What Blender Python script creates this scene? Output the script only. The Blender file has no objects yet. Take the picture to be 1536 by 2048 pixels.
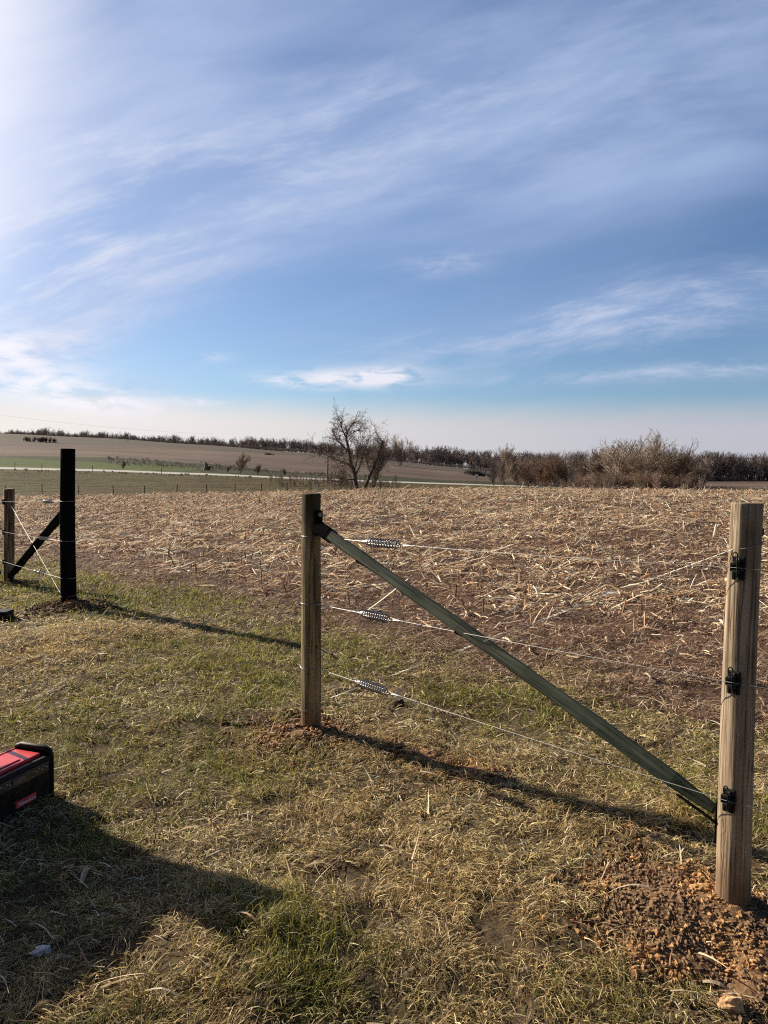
import bpy, math, random
import numpy as np
from mathutils import Vector, Matrix
R = math.radians
rng = np.random.default_rng(7)
random.seed(7)
scene = bpy.context.scene
C = bpy.context.collection

# ------------------------------------------------------------------ camera
W, H = 1536.0, 2048.0
F = 1479.0
CAM = np.array([0.0, 0.0, 1.6])
PITCH, ROLL = math.atan(72.0 / F), R(1.0)
_f = np.array([0, math.cos(PITCH), -math.sin(PITCH)])
_u0 = np.array([0, math.sin(PITCH), math.cos(PITCH)])
_r0 = np.array([1.0, 0, 0])
_r = _r0 * math.cos(ROLL) + _u0 * math.sin(ROLL)
_u = _u0 * math.cos(ROLL) - _r0 * math.sin(ROLL)
cd = bpy.data.cameras.new('camera')
cam = bpy.data.objects.new('camera', cd)
C.objects.link(cam)
cam.matrix_world = Matrix(((_r[0], _u[0], -_f[0], CAM[0]), (_r[1], _u[1], -_f[1], CAM[1]),
                           (_r[2], _u[2], -_f[2], CAM[2]), (0, 0, 0, 1)))
cd.sensor_fit = 'VERTICAL'
cd.sensor_height = 36.0
cd.lens = 36.0 * F / H
cd.clip_start = 0.05
cd.clip_end = 20000
scene.camera = cam

# ------------------------------------------------------------------ light
SUN_AZ = math.atan2(0.816, 0.577)      # radians left of the +Y axis
SUN_EL = R(26)
to_sun = Vector((-math.sin(SUN_AZ) * math.cos(SUN_EL), math.cos(SUN_AZ) * math.cos(SUN_EL), math.sin(SUN_EL)))
ld = bpy.data.lights.new('sun', 'SUN')
ld.energy = 5.0
ld.angle = R(0.5)
ld.color = (1.0, 0.895, 0.74)
lo = bpy.data.objects.new('sun', ld)
C.objects.link(lo)
lo.rotation_euler = to_sun.to_track_quat('Z', 'Y').to_euler()

scene.view_settings.view_transform = 'Standard'
scene.view_settings.look = 'None'
scene.view_settings.exposure = 0.92
scene.cycles.use_denoising = False
scene.cycles.filter_width = 1.15
scene.cycles.adaptive_threshold = 0.015
scene.cycles.max_bounces = 6
scene.cycles.sample_clamp_indirect = 4.0
scene.view_settings.gamma = 1.0
SKY_STRENGTH = 0.05


class NT:
    """small helper to write node graphs"""
    def __init__(s, tree):
        s.t = tree

    def n(s, typ, **kw):
        nd = s.t.nodes.new(typ)
        for k, v in kw.items():
            setattr(nd, k, v)
        return nd

    def set(s, sock, v):
        if isinstance(v, bpy.types.NodeSocket):
            s.t.links.new(v, sock)
        else:
            sock.default_value = v

    def m(s, op, a, b=None, c=None, clamp=False):
        nd = s.n('ShaderNodeMath', operation=op, use_clamp=clamp)
        s.set(nd.inputs[0], a)
        if b is not None:
            s.set(nd.inputs[1], b)
        if c is not None:
            s.set(nd.inputs[2], c)
        return nd.outputs[0]

    def xyz(s, x, y, z):
        nd = s.n('ShaderNodeCombineXYZ')
        for i, v in enumerate((x, y, z)):
            s.set(nd.inputs[i], v)
        return nd.outputs[0]

    def noise(s, vec, scale, detail=4, rough=0.5, dist=0.0):
        nd = s.n('ShaderNodeTexNoise')
        if vec is not None:
            s.set(nd.inputs['Vector'], vec)
        nd.inputs['Scale'].default_value = scale
        nd.inputs['Detail'].default_value = detail
        nd.inputs['Roughness'].default_value = rough
        nd.inputs['Distortion'].default_value = dist
        return nd.outputs['Fac']

    def remap(s, v, a, b, c=0.0, d=1.0, smooth=True):
        nd = s.n('ShaderNodeMapRange')
        nd.interpolation_type = 'SMOOTHSTEP' if smooth else 'LINEAR'
        s.set(nd.inputs['Value'], v)
        for k, x in zip(('From Min', 'From Max', 'To Min', 'To Max'), (a, b, c, d)):
            s.set(nd.inputs[k], x)
        return nd.outputs['Result']

    def mix(s, fac, a, b, mode='MIX'):
        nd = s.n('ShaderNodeMix', data_type='RGBA', blend_type=mode)
        s.set(nd.inputs[0], fac)
        s.set(nd.inputs[6], a if isinstance(a, bpy.types.NodeSocket) else (*a, 1) if len(a) == 3 else a)
        s.set(nd.inputs[7], b if isinstance(b, bpy.types.NodeSocket) else (*b, 1) if len(b) == 3 else b)
        return nd.outputs[2]

    def mapping(s, vec, scale=(1, 1, 1), rot=(0, 0, 0)):
        nd = s.n('ShaderNodeMapping')
        s.set(nd.inputs['Vector'], vec)
        nd.inputs['Scale'].default_value = scale
        nd.inputs['Rotation'].default_value = rot
        return nd.outputs[0]


def ray(px, py):
    return _f + _r * (px - W / 2) / F + _u * (H / 2 - py) / F


def azel(px, py):
    d = ray(px, py)
    d = d / np.linalg.norm(d)
    return math.atan2(d[0], d[1]), math.asin(d[2])


world = bpy.data.worlds.new('World')
scene.world = world
world.use_nodes = True
wt = world.node_tree
for nd in list(wt.nodes):
    wt.nodes.remove(nd)
g = NT(wt)
out = g.n('ShaderNodeOutputWorld')
bg = g.n('ShaderNodeBackground')
bg.inputs['Strength'].default_value = SKY_STRENGTH
wt.links.new(bg.outputs[0], out.inputs['Surface'])
sky = g.n('ShaderNodeTexSky')
sky.sky_type = 'NISHITA'
sky.sun_disc = False
sky.sun_elevation = SUN_EL
sky.sun_rotation = -SUN_AZ
sky.air_density = 1.0
sky.dust_density = 0.6
sky.ozone_density = 1.0
tc = g.n('ShaderNodeTexCoord')
sep = g.n('ShaderNodeSeparateXYZ')
wt.links.new(tc.outputs['Generated'], sep.inputs[0])
X, Y, Z = sep.outputs
az = g.m('ARCTAN2', X, Y)
el = g.m('ARCSINE', Z)
# wisp coordinate: the streaks climb to the right, steeper on the left of the view
across = g.m('SUBTRACT', el, g.m('SUBTRACT', g.m('MULTIPLY', az, 0.24), g.m('MULTIPLY', g.m('MULTIPLY', az, az), 0.30)))
warp = g.noise(g.xyz(az, el, 0.3), 2.2, 1, 0.4)
warp = g.m('MULTIPLY', g.m('SUBTRACT', warp, 0.5), 0.10)
acw = g.m('ADD', across, warp)
n1 = g.noise(g.xyz(g.m('MULTIPLY', az, 1.6), g.m('MULTIPLY', acw, 7.0), 3.1), 1.6, 5, 0.55, 0.0)
n2 = g.noise(g.xyz(g.m('MULTIPLY', az, 8.0), g.m('MULTIPLY', acw, 34.0), 9.7), 1.3, 9, 0.70, 0.25)
n3 = g.noise(g.xyz(g.m('MULTIPLY', az, 2.2), g.m('MULTIPLY', el, 2.6), 5.5), 1.5, 3, 0.5)
veil = g.remap(n1, 0.30, 0.68)
wisps = g.remap(g.m('ADD', g.m('MULTIPLY', n2, 0.55), g.m('MULTIPLY', n1, 0.45)), 0.44, 0.68)


def blob(px, py, rx, ry, rot, amp):
    """soft patch of cloud at a fixed direction of the sky (radians)"""
    a0, e0 = azel(px, py)
    dx = g.m('SUBTRACT', az, a0)
    dy = g.m('SUBTRACT', el, e0)
    c, s = math.cos(rot), math.sin(rot)
    u = g.m('DIVIDE', g.m('ADD', g.m('MULTIPLY', dx, c), g.m('MULTIPLY', dy, s)), rx / F)
    v = g.m('DIVIDE', g.m('SUBTRACT', g.m('MULTIPLY', dy, c), g.m('MULTIPLY', dx, s)), ry / F)
    q = g.m('ADD', g.m('MULTIPLY', u, u), g.m('MULTIPLY', v, v))
    return g.m('MULTIPLY', g.m('EXPONENT', g.m('MULTIPLY', q, -1.0)), amp)


def addall(l):
    a = l[0]
    for b in l[1:]:
        a = g.m('ADD', a, b)
    return a


# broad lavender veil, thinner where blue shows through
veil_mask = addall([blob(900, 330, 900, 230, 0.22, 0.75), blob(150, 480, 480, 130, 0.42, 1.3),
                    blob(1250, 620, 480, 60, 0.12, 0.75), blob(60, 770, 230, 95, -0.15, 1.5),
                    blob(300, 60, 600, 200, 0.2, 0.75), blob(1400, 80, 400, 200, 0.2, 0.8), blob(1100, 330, 500, 110, 0.25, 0.4)])
gap = addall([blob(600, 140, 190, 60, 0.3, 0.55), blob(700, 560, 330, 50, 0.12, 0.35),
              blob(1000, 740, 900, 40, 0.05, 0.30), blob(1500, 500, 300, 70, 0.3, 0.3)])
vd = g.m('MULTIPLY', g.m('SUBTRACT', veil_mask, gap, clamp=True), g.m('ADD', g.m('MULTIPLY', veil, 0.55), 0.45))
vd = g.m('MULTIPLY', vd, g.m('ADD', g.m('MULTIPLY', n3, 0.5), 0.65), clamp=True)
wm = addall([blob(180, 490, 420, 110, 0.42, 1.15), blob(1200, 635, 450, 60, 0.10, 1.1), blob(40, 700, 260, 90, 0.1, 0.5),
             blob(760, 230, 240, 80, 0.2, 0.40), blob(1500, 735, 220, 16, 0.03, 0.9), blob(880, 527, 90, 22, 0.1, 0.8),
             blob(1150, 755, 220, 12, 0.03, 0.6), blob(230, 290, 160, 30, 0.1, 0.5), blob(1150, 200, 500, 120, 0.25, 0.35)])
wd = g.m('MULTIPLY', wm, wisps, clamp=True)
n4 = g.noise(g.xyz(g.m('MULTIPLY', az, 18.0), g.m('MULTIPLY', el, 60.0), 1.7), 1.0, 5, 0.6, 0.5)
puff = addall([blob(700, 757, 130, 18, 0.03, 1.25), blob(775, 748, 50, 17, 0.05, 0.7), blob(395, 803, 45, 7, 0, 0.7),
               blob(190, 807, 60, 7, 0, 0.5), blob(580, 765, 70, 9, -0.1, 0.5), blob(30, 690, 110, 34, 0.1, 0.7),
               blob(90, 765, 150, 45, -0.25, 0.9), blob(200, 800, 150, 22, -0.1, 0.6), blob(425, 715, 40, 9, 0.1, 0.3)])
pd = g.m('MULTIPLY', puff, g.remap(n4, 0.30, 0.62), clamp=True)
# haze band lying along the horizon
hz = g.remap(g.m('ADD', el, g.m('MULTIPLY', g.m('SUBTRACT', n2, 0.5), 0.02)), R(6.4), R(3.6), 0.0, 0.93)
# thin cloud brightening toward the sun
dt = g.n('ShaderNodeVectorMath', operation='DOT_PRODUCT')
wt.links.new(tc.outputs['Generated'], dt.inputs[0])
dt.inputs[1].default_value = tuple(to_sun)
cosang = g.m('MAXIMUM', dt.outputs['Value'], 0.0)
glow = g.m('POWER', cosang, 7.0)
K = 0.61 / SKY_STRENGTH


def k(c):
    return tuple(x * K for x in c)


col = g.mix(1.0, sky.outputs[0], g.mix(g.remap(el, R(4), R(17)), (0.73, 0.92, 1.18), (0.73, 0.89, 1.15)), 'MULTIPLY')
lav = g.mix(glow, k((0.33, 0.435, 0.66)), k((0.74, 0.77, 0.93)))
col = g.mix(g.m('MULTIPLY', vd, 0.92), col, lav)
whi = g.mix(glow, k((0.55, 0.59, 0.73)), k((0.98, 0.97, 1.02)))
hzc = g.mix(g.remap(az, -0.6, 0.5), k((0.82, 0.76, 0.71)), k((0.46, 0.46, 0.52)))
col = g.mix(hz, col, hzc)
col = g.mix(g.m('MULTIPLY', wd, 0.78), col, whi)
col = g.mix(g.m('MULTIPLY', pd, 0.85), col, g.mix(glow, k((0.78, 0.76, 0.82)), k((1.05, 1.02, 1.04))))
gl2 = g.m('MULTIPLY', g.remap(cosang, 0.845, 0.985), g.m('ADD', 0.55, g.m('MULTIPLY', n3, 0.6)), clamp=True)
col = g.mix(gl2, col, k((1.22, 1.15, 1.12)))
# the clear sky overhead and away from the sun is deeper
deep = g.m('MULTIPLY', g.remap(el, R(38), R(65), 1.0, 0.45), g.remap(Y, 0.3, -0.4, 1.0, 0.55))
dv = g.n('ShaderNodeVectorMath', operation='SCALE')
wt.links.new(col, dv.inputs[0])
wt.links.new(deep, dv.inputs['Scale'])
wt.links.new(dv.outputs[0], bg.inputs['Color'])


# ------------------------------------------------------------------ object helpers
def tag(o, label=None, cat=None, group=None, kind=None):
    if label: o['label'] = label
    if cat: o['category'] = cat
    if group: o['group'] = group
    if kind: o['kind'] = kind
    return o


def empty(name, loc, label, cat, group=None):
    o = bpy.data.objects.new(name, None)
    C.objects.link(o)
    o.location = tuple(loc)
    o.empty_display_size = 0.1
    return tag(o, label, cat, group)


def link(name, me, mat, parent=None):
    o = bpy.data.objects.new(name, me)
    C.objects.link(o)
    if mat is not None and not me.materials:
        me.materials.append(mat)
    if parent is not None:
        o.parent = parent
    return o


def mesh_np(name, V, quads=None, tris=None, tint=None, smooth=False):
    me = bpy.data.meshes.new(name)
    V = np.asarray(V, dtype=np.float32)
    me.vertices.add(len(V))
    me.vertices.foreach_set('co', V.ravel())
    loops, starts, tot = [], [], 0
    if quads is not None and len(quads):
        q = np.asarray(quads, dtype=np.int32)
        loops.append(q.ravel()); starts.append(np.arange(len(q)) * 4); tot = q.size
    if tris is not None and len(tris):
        t = np.asarray(tris, dtype=np.int32)
        loops.append(t.ravel()); starts.append(tot + np.arange(len(t)) * 3)
    L = np.concatenate(loops).astype(np.int32)
    S = np.concatenate(starts).astype(np.int32)
    me.loops.add(len(L))
    me.loops.foreach_set('vertex_index', L)
    me.polygons.add(len(S))
    me.polygons.foreach_set('loop_start', S)
    me.update(calc_edges=True)
    me.polygons.foreach_set('use_smooth', np.full(len(S), bool(smooth)))
    if tint is not None:
        a = me.attributes.new('tint', 'FLOAT_COLOR', 'POINT')
        c = np.ones((len(V), 4), dtype=np.float32)
        c[:, :3] = tint
        a.data.foreach_set('color', c.ravel())
    return me


class MB:
    """collects shapes in local coordinates, then links them as one mesh"""
    def __init__(s):
        s.v, s.q, s.t, s.n = [], [], [], 0

    def add(s, V, q=(), t=()):
        V = np.asarray(V, dtype=float).reshape(-1, 3)
        s.v.append(V)
        if len(q): s.q.append(np.asarray(q) + s.n)
        if len(t): s.t.append(np.asarray(t) + s.n)
        s.n += len(V)
        return s

    def box(s, c, size, M=None, bev=0.0):
        hx, hy, hz = np.array(size) / 2.0
        b = min(bev, hx * .9, hy * .9, hz * .9)
        if b <= 0:
            P = np.array([[x, y, z] for x in (-hx, hx) for y in (-hy, hy) for z in (-hz, hz)])
            q = [(0, 1, 3, 2), (4, 6, 7, 5), (0, 4, 5, 1), (2, 3, 7, 6), (0, 2, 6, 4), (1, 5, 7, 3)]
            t = []
        else:
            P, idx = [], {}
            for sx in (-1, 1):
                for sy in (-1, 1):
                    for sz in (-1, 1):
                        for ax in range(3):
                            p = [sx * (hx - b), sy * (hy - b), sz * (hz - b)]
                            p[ax] = (sx * hx, sy * hy, sz * hz)[ax]
                            idx[(sx, sy, sz, ax)] = len(P); P.append(p)
            q, t = [], []
            for ax in range(3):
                for sg in (-1, 1):
                    o = [a for a in range(3) if a != ax]
                    f = []
                    for (a, bb) in ((-1, -1), (1, -1), (1, 1), (-1, 1)):
                        sgn = [0, 0, 0]; sgn[ax] = sg; sgn[o[0]] = a; sgn[o[1]] = bb
                        f.append(idx[(*sgn, ax)])
                    q.append(tuple(f))
            for ax in range(3):
                o = [a for a in range(3) if a != ax]
                for a in (-1, 1):
                    for bb in (-1, 1):
                        f = []
                        for (e, wh) in ((-1, o[0]), (1, o[0]), (1, o[1]), (-1, o[1])):
                            sgn = [0, 0, 0]; sgn[ax] = e; sgn[o[0]] = a; sgn[o[1]] = bb
                            f.append(idx[(*sgn, wh)])
                        q.append(tuple(f))
            for sx in (-1, 1):
                for sy in (-1, 1):
                    for sz in (-1, 1):
                        t.append(tuple(idx[(sx, sy, sz, a)] for a in range(3)))
            P = np.array(P)
        if M is not None:
            P = P @ np.array(M).T
        return s.add(P + np.array(c), q, t)

    def tube(s, pts, rad, n=8, caps=True):
        pts = np.asarray(pts, dtype=float)
        k_ = len(pts)
        rad = np.broadcast_to(np.asarray(rad, dtype=float), (k_,))
        tang = np.gradient(pts, axis=0)
        tang /= np.linalg.norm(tang, axis=1)[:, None] + 1e-12
        ref = np.array([0, 0, 1.0]) if abs(tang[0][2]) < 0.9 else np.array([1.0, 0, 0])
        a = np.cross(tang[0], ref); a /= np.linalg.norm(a)
        V = []
        ang = np.arange(n) * 2 * math.pi / n
        for i in range(k_):
            a = a - tang[i] * np.dot(a, tang[i]); a /= np.linalg.norm(a)
            b = np.cross(tang[i], a)
            V.append(pts[i] + rad[i] * (np.cos(ang)[:, None] * a + np.sin(ang)[:, None] * b))
        V = np.concatenate(V)
        q, t = [], []
        for i in range(k_ - 1):
            for j in range(n):
                j2 = (j + 1) % n
                q.append((i * n + j, i * n + j2, (i + 1) * n + j2, (i + 1) * n + j))
        if caps:
            V = np.vstack([V, pts[0], pts[-1]])
            for j in range(n):
                j2 = (j + 1) % n
                t.append((k_ * n, j2, j)); t.append((k_ * n + 1, (k_ - 1) * n + j, (k_ - 1) * n + j2))
        return s.add(V, q, t)

    def build(s, name, mat, parent=None, smooth=False, bevel=None):
        V = np.concatenate(s.v)
        me = mesh_np(name, V, np.concatenate(s.q) if s.q else None, np.concatenate(s.t) if s.t else None, smooth=smooth)
        o = link(name, me, mat, parent)
        if smooth:
            try:
                me.set_sharp_from_angle(angle=R(38))
            except Exception:
                pass
        return o


# ------------------------------------------------------------------ materials
def new_mat(name):
    m = bpy.data.materials.new(name)
    m.use_nodes = True
    t = m.node_tree
    b = t.nodes['Principled BSDF']
    return m, NT(t), b


def simple(name, col, rough=0.6, metal=0.0, var=0.25, scale=30.0, bump=0.0, spec=None):
    m, n, b = new_mat(name)
    tc_ = n.n('ShaderNodeTexCoord').outputs['Object']
    f = n.noise(tc_, scale, 5, 0.6)
    c = n.mix(n.remap(f, 0.3, 0.7), tuple(x * (1 - var) for x in col), tuple(min(1, x * (1 + var)) for x in col))
    n.set(b.inputs['Base Color'], c)
    b.inputs['Roughness'].default_value = rough
    b.inputs['Metallic'].default_value = metal
    if spec is not None:
        b.inputs['Specular IOR Level'].default_value = spec
    if bump:
        bn = n.n('ShaderNodeBump')
        bn.inputs['Strength'].default_value = bump
        bn.inputs['Distance'].default_value = 0.01
        n.set(bn.inputs['Height'], f)
        n.set(b.inputs['Normal'], bn.outputs[0])
    return m


def tinted(name, rough=0.75, trans=0.0, var=0.3, scale=40.0, spec=0.3):
    """colour of each blade, husk, twig or clod from its own tint"""
    m, n, b = new_mat(name)
    a = n.n('ShaderNodeAttribute', attribute_name='tint').outputs['Color']
    tc_ = n.n('ShaderNodeTexCoord').outputs['Object']
    f = n.noise(tc_, scale, 3, 0.6)
    c = n.mix(n.remap(f, 0.25, 0.75), (1 - var, 1 - var, 1 - var), (1 + var, 1 + var, 1 + var))
    c = n.mix(1.0, a, c, 'MULTIPLY')
    n.set(b.inputs['Base Color'], c)
    b.inputs['Roughness'].default_value = rough
    b.inputs['Specular IOR Level'].default_value = spec
    if trans:
        tr = n.n('ShaderNodeBsdfTranslucent')
        n.set(tr.inputs['Color'], c)
        ms = n.n('ShaderNodeMixShader')
        ms.inputs[0].default_value = trans
        n.t.links.new(b.outputs[0], ms.inputs[1])
        n.t.links.new(tr.outputs[0], ms.inputs[2])
        n.t.links.new(ms.outputs[0], n.t.nodes['Material Output'].inputs['Surface'])
    return m


def ground_mat(name, c1, c2, c3, s1, s2, stretch=(1, 1, 1), bump=0.6, bdist=0.05, s0=None):
    m, n, b = new_mat(name)
    tc_ = n.n('ShaderNodeTexCoord').outputs['Object']
    v = n.mapping(tc_, stretch)
    a = n.noise(v, s1, 6, 0.65, 0.3)
    d = n.noise(v, s2, 6, 0.7)
    c = n.mix(n.remap(a, 0.38, 0.62), c1, c2)
    c = n.mix(n.remap(d, 0.42, 0.66), c, c3)
    if s0:
        e = n.noise(tc_, s0, 3, 0.5)
        c = n.mix(n.remap(e, 0.35, 0.65, 0.0, 1.0), c, n.mix(1.0, c, (0.62, 0.62, 0.62), 'MULTIPLY'))
    n.set(b.inputs['Base Color'], c)
    b.inputs['Roughness'].default_value = 0.95
    b.inputs['Specular IOR Level'].default_value = 0.1
    bn = n.n('ShaderNodeBump')
    bn.inputs['Strength'].default_value = bump
    bn.inputs['Distance'].default_value = bdist
    n.set(bn.inputs['Height'], d)
    n.set(b.inputs['Normal'], bn.outputs[0])
    return m


def wood_mat(name, light, dark, stain, crack=1.0, rough=0.8, damp=None, spec=0.15):
    m, n, b = new_mat(name)
    tc_ = n.n('ShaderNodeTexCoord').outputs['Object']
    v1 = n.mapping(tc_, (22, 22, 2.0))
    v2 = n.mapping(tc_, (95, 95, 2.5))
    v3 = n.mapping(tc_, (7, 7, 2.6))
    a = n.noise(v1, 1.0, 6, 0.6, 0.4)
    f = n.noise(v2, 1.0, 5, 0.6, 0.2)
    s = n.noise(v3, 1.0, 4, 0.6)
    c = n.mix(n.remap(a, 0.35, 0.65), dark, light)
    c = n.mix(n.remap(s, 0.48, 0.7, 0, 0.75), c, stain)
    c = n.mix(n.remap(f, 0.30, 0.48, 0.75, 0.0), c, tuple(x * 0.25 for x in dark))
    # long drying cracks
    cr = n.noise(n.mapping(tc_, (30, 30, 0.5)), 1.0, 2, 0.5, 0.3)
    ck = n.m('MULTIPLY', n.remap(cr, 0.480, 0.500), n.remap(cr, 0.556, 0.536))
    c = n.mix(n.m('MULTIPLY', ck, 0.6 * min(1.0, crack)), c, tuple(x * 0.12 for x in dark))
    if damp:
        zz = n.n('ShaderNodeSeparateXYZ')
        n.set(zz.inputs[0], tc_)
        dm = n.remap(n.m('ADD', zz.outputs[2], n.m('MULTIPLY', n.m('SUBTRACT', a, 0.5), 0.5)), damp[0], damp[1], 0.0, 0.85)
        c = n.mix(dm, c, tuple(x * 0.22 for x in dark))
    zf = n.n('ShaderNodeSeparateXYZ')
    n.set(zf.inputs[0], tc_)
    mud = n.remap(n.m('ADD', zf.outputs[2], n.m('MULTIPLY', n.m('SUBTRACT', s, 0.5), 0.28)), 0.05, 0.17, 0.75, 0.0)
    if spec > 0.1 and name != 'green_brace_paint':
        c = n.mix(mud, c, (0.16, 0.095, 0.055))
    # knots
    vo = n.n('ShaderNodeTexVoronoi')
    n.set(vo.inputs['Vector'], n.mapping(tc_, (9, 9, 4.5)))
    vo.inputs['Scale'].default_value = 1.0
    kn = n.remap(vo.outputs['Distance'], 0.07, 0.12, 0.85, 0.0)
    c = n.mix(kn, c, tuple(x * 0.3 for x in dark))
    n.set(b.inputs['Base Color'], c)
    b.inputs['Roughness'].default_value = rough
    b.inputs['Specular IOR Level'].default_value = spec
    h = n.m('ADD', n.m('MULTIPLY', f, 0.6), n.m('MULTIPLY', n.remap(a, 0.30, 0.42), crack))
    bn = n.n('ShaderNodeBump')
    bn.inputs['Strength'].default_value = 0.8
    bn.inputs['Distance'].default_value = 0.006
    n.set(bn.inputs['Height'], h)
    n.set(b.inputs['Normal'], bn.outputs[0])
    return m


M_LAWN = ground_mat('lawn_soil', (0.105, 0.072, 0.042), (0.115, 0.088, 0.046), (0.040, 0.027, 0.016), 3.0, 40.0, bdist=0.02)
M_STUB = ground_mat('field_soil', (0.085, 0.047, 0.031), (0.045, 0.025, 0.017), (0.175, 0.108, 0.070), 1.3, 22.0, bdist=0.03)
M_PAST = ground_mat('pasture_grass', (0.088, 0.078, 0.020), (0.110, 0.072, 0.033), (0.030, 0.031, 0.010), 0.16, 0.8, (0.30, 1, 1), bump=1.0, bdist=0.9)
M_VERG = ground_mat('verge_grass', (0.056, 0.085, 0.010), (0.075, 0.095, 0.016), (0.036, 0.050, 0.010), 0.08, 0.6, (0.3, 1, 1), bdist=0.4)
M_DITCH = ground_mat('ditch_grass', (0.022, 0.027, 0.010), (0.035, 0.030, 0.014), (0.045, 0.048, 0.016), 0.10, 0.7, (0.3, 1, 1), bdist=0.4)
M_HILL = ground_mat('hill_field_soil', (0.125, 0.084, 0.063), (0.095, 0.064, 0.048), (0.165, 0.116, 0.088), 0.020, 0.16, (0.10, 1, 1), bdist=0.3, s0=0.006)
M_UPPER = ground_mat('upper_field_soil', (0.085, 0.068, 0.050), (0.066, 0.052, 0.038), (0.10, 0.080, 0.058), 0.02, 0.12, (0.10, 1, 1), bdist=0.3)
M_ROAD = ground_mat('road_concrete', (0.46, 0.43, 0.39), (0.42, 0.39, 0.36), (0.37, 0.34, 0.31), 0.15, 2.0, bump=0.1, bdist=0.01)
M_POST = wood_mat('weathered_post_wood', (0.34, 0.255, 0.135), (0.15, 0.105, 0.052), (0.15, 0.125, 0.055), damp=(1.15, 1.35))
M_POST2 = wood_mat('grey_post_wood', (0.42, 0.325, 0.225), (0.26, 0.185, 0.118), (0.15, 0.115, 0.075))
M_POST3 = wood_mat('stained_post_wood', (0.36, 0.27, 0.17), (0.12, 0.075, 0.045), (0.05, 0.03, 0.022))
M_BLACKPOST = wood_mat('creosote_post_wood', (0.010, 0.009, 0.008), (0.006, 0.006, 0.006), (0.004, 0.004, 0.004), 0.3, 0.95, None, 0.03)
M_BRACE = wood_mat('green_brace_paint', (0.095, 0.100, 0.070), (0.034, 0.046, 0.032), (0.022, 0.030, 0.022), 0.8, 0.8)
M_WIRE = simple('galvanised_wire', (0.25, 0.245, 0.23), 0.48, 0.5, 0.1)
M_SPRING = simple('spring_steel', (0.24, 0.24, 0.25), 0.38, 0.8, 0.15)
M_BLACK = simple('black_plastic', (0.007, 0.007, 0.007), 0.55, 0, 0.2, spec=0.2)
M_BRACKET = simple('bracket_paint', (0.010, 0.010, 0.009), 0.9, 0, 0.2, spec=0.0)
M_BLACKM = simple('black_metal', (0.014, 0.014, 0.014), 0.6, 0.0, 0.2, spec=0.2)
M_RED = simple('red_plastic', (0.62, 0.05, 0.05), 0.32, 0, 0.08)
M_WHITE = simple('white_print', (0.75, 0.75, 0.75), 0.6, 0, 0.05)
M_SCREEN = simple('display_glass', (0.06, 0.065, 0.08), 0.2, 0, 0.1)
M_PAPER = simple('white_film', (0.60, 0.58, 0.60), 0.5, 0, 0.2)
M_GRASS = tinted('grass_blades', 0.65, 0.30)
M_STRAW = tinted('corn_residue', 0.7, 0.18)
M_CLOD = tinted('loose_clods', 0.95, 0.0, 0.3, 90.0, 0.1)
M_BARK = simple('grey_bark', (0.13, 0.095, 0.072), 0.9, 0, 0.3, 3.0)
M_TWIG = simple('brown_twigs', (0.24, 0.175, 0.13), 0.9, 0, 0.25, 1.0)
M_TWIG_O = simple('olive_twigs', (0.30, 0.235, 0.15), 0.9, 0, 0.25, 1.0)
M_TWIG_R = simple('reddish_twigs', (0.30, 0.20, 0.14), 0.9, 0, 0.25, 1.0)
M_TWIG_P = simple('pale_twigs', (0.38, 0.305, 0.235), 0.9, 0, 0.25, 1.0)
M_WOODS = tinted('wood_mass', 0.95, 0, 0.3, 0.05, 0.1)
M_POLE = simple('grey_pole', (0.20, 0.165, 0.12), 0.9, 0, 0.2, 2.0)


# ------------------------------------------------------------------ noise (numpy)
def vnoise(x, y, seed=0):
    xi = np.floor(x).astype(np.int64); yi = np.floor(y).astype(np.int64)
    fx = x - xi; fy = y - yi
    fx = fx * fx * (3 - 2 * fx); fy = fy * fy * (3 - 2 * fy)

    def h(a, b):
        n = (a * 374761393 + b * 668265263 + seed * 1442695041) & 0xffffffff
        n = ((n ^ (n >> 13)) * 1274126177) & 0xffffffff
        return ((n ^ (n >> 16)) & 0xffff) / 65535.0
    return (h(xi, yi) * (1 - fx) + h(xi + 1, yi) * fx) * (1 - fy) + (h(xi, yi + 1) * (1 - fx) + h(xi + 1, yi + 1) * fx) * fy


def fbm(x, y, seed=0, o=4):
    s, a, t = 0, 0.5, 0
    for i in range(o):
        s = s + a * vnoise(x * 2 ** i + 17.3 * i, y * 2 ** i - 9.1 * i, seed + i)
        t += a; a *= 0.5
    return s / t


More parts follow.
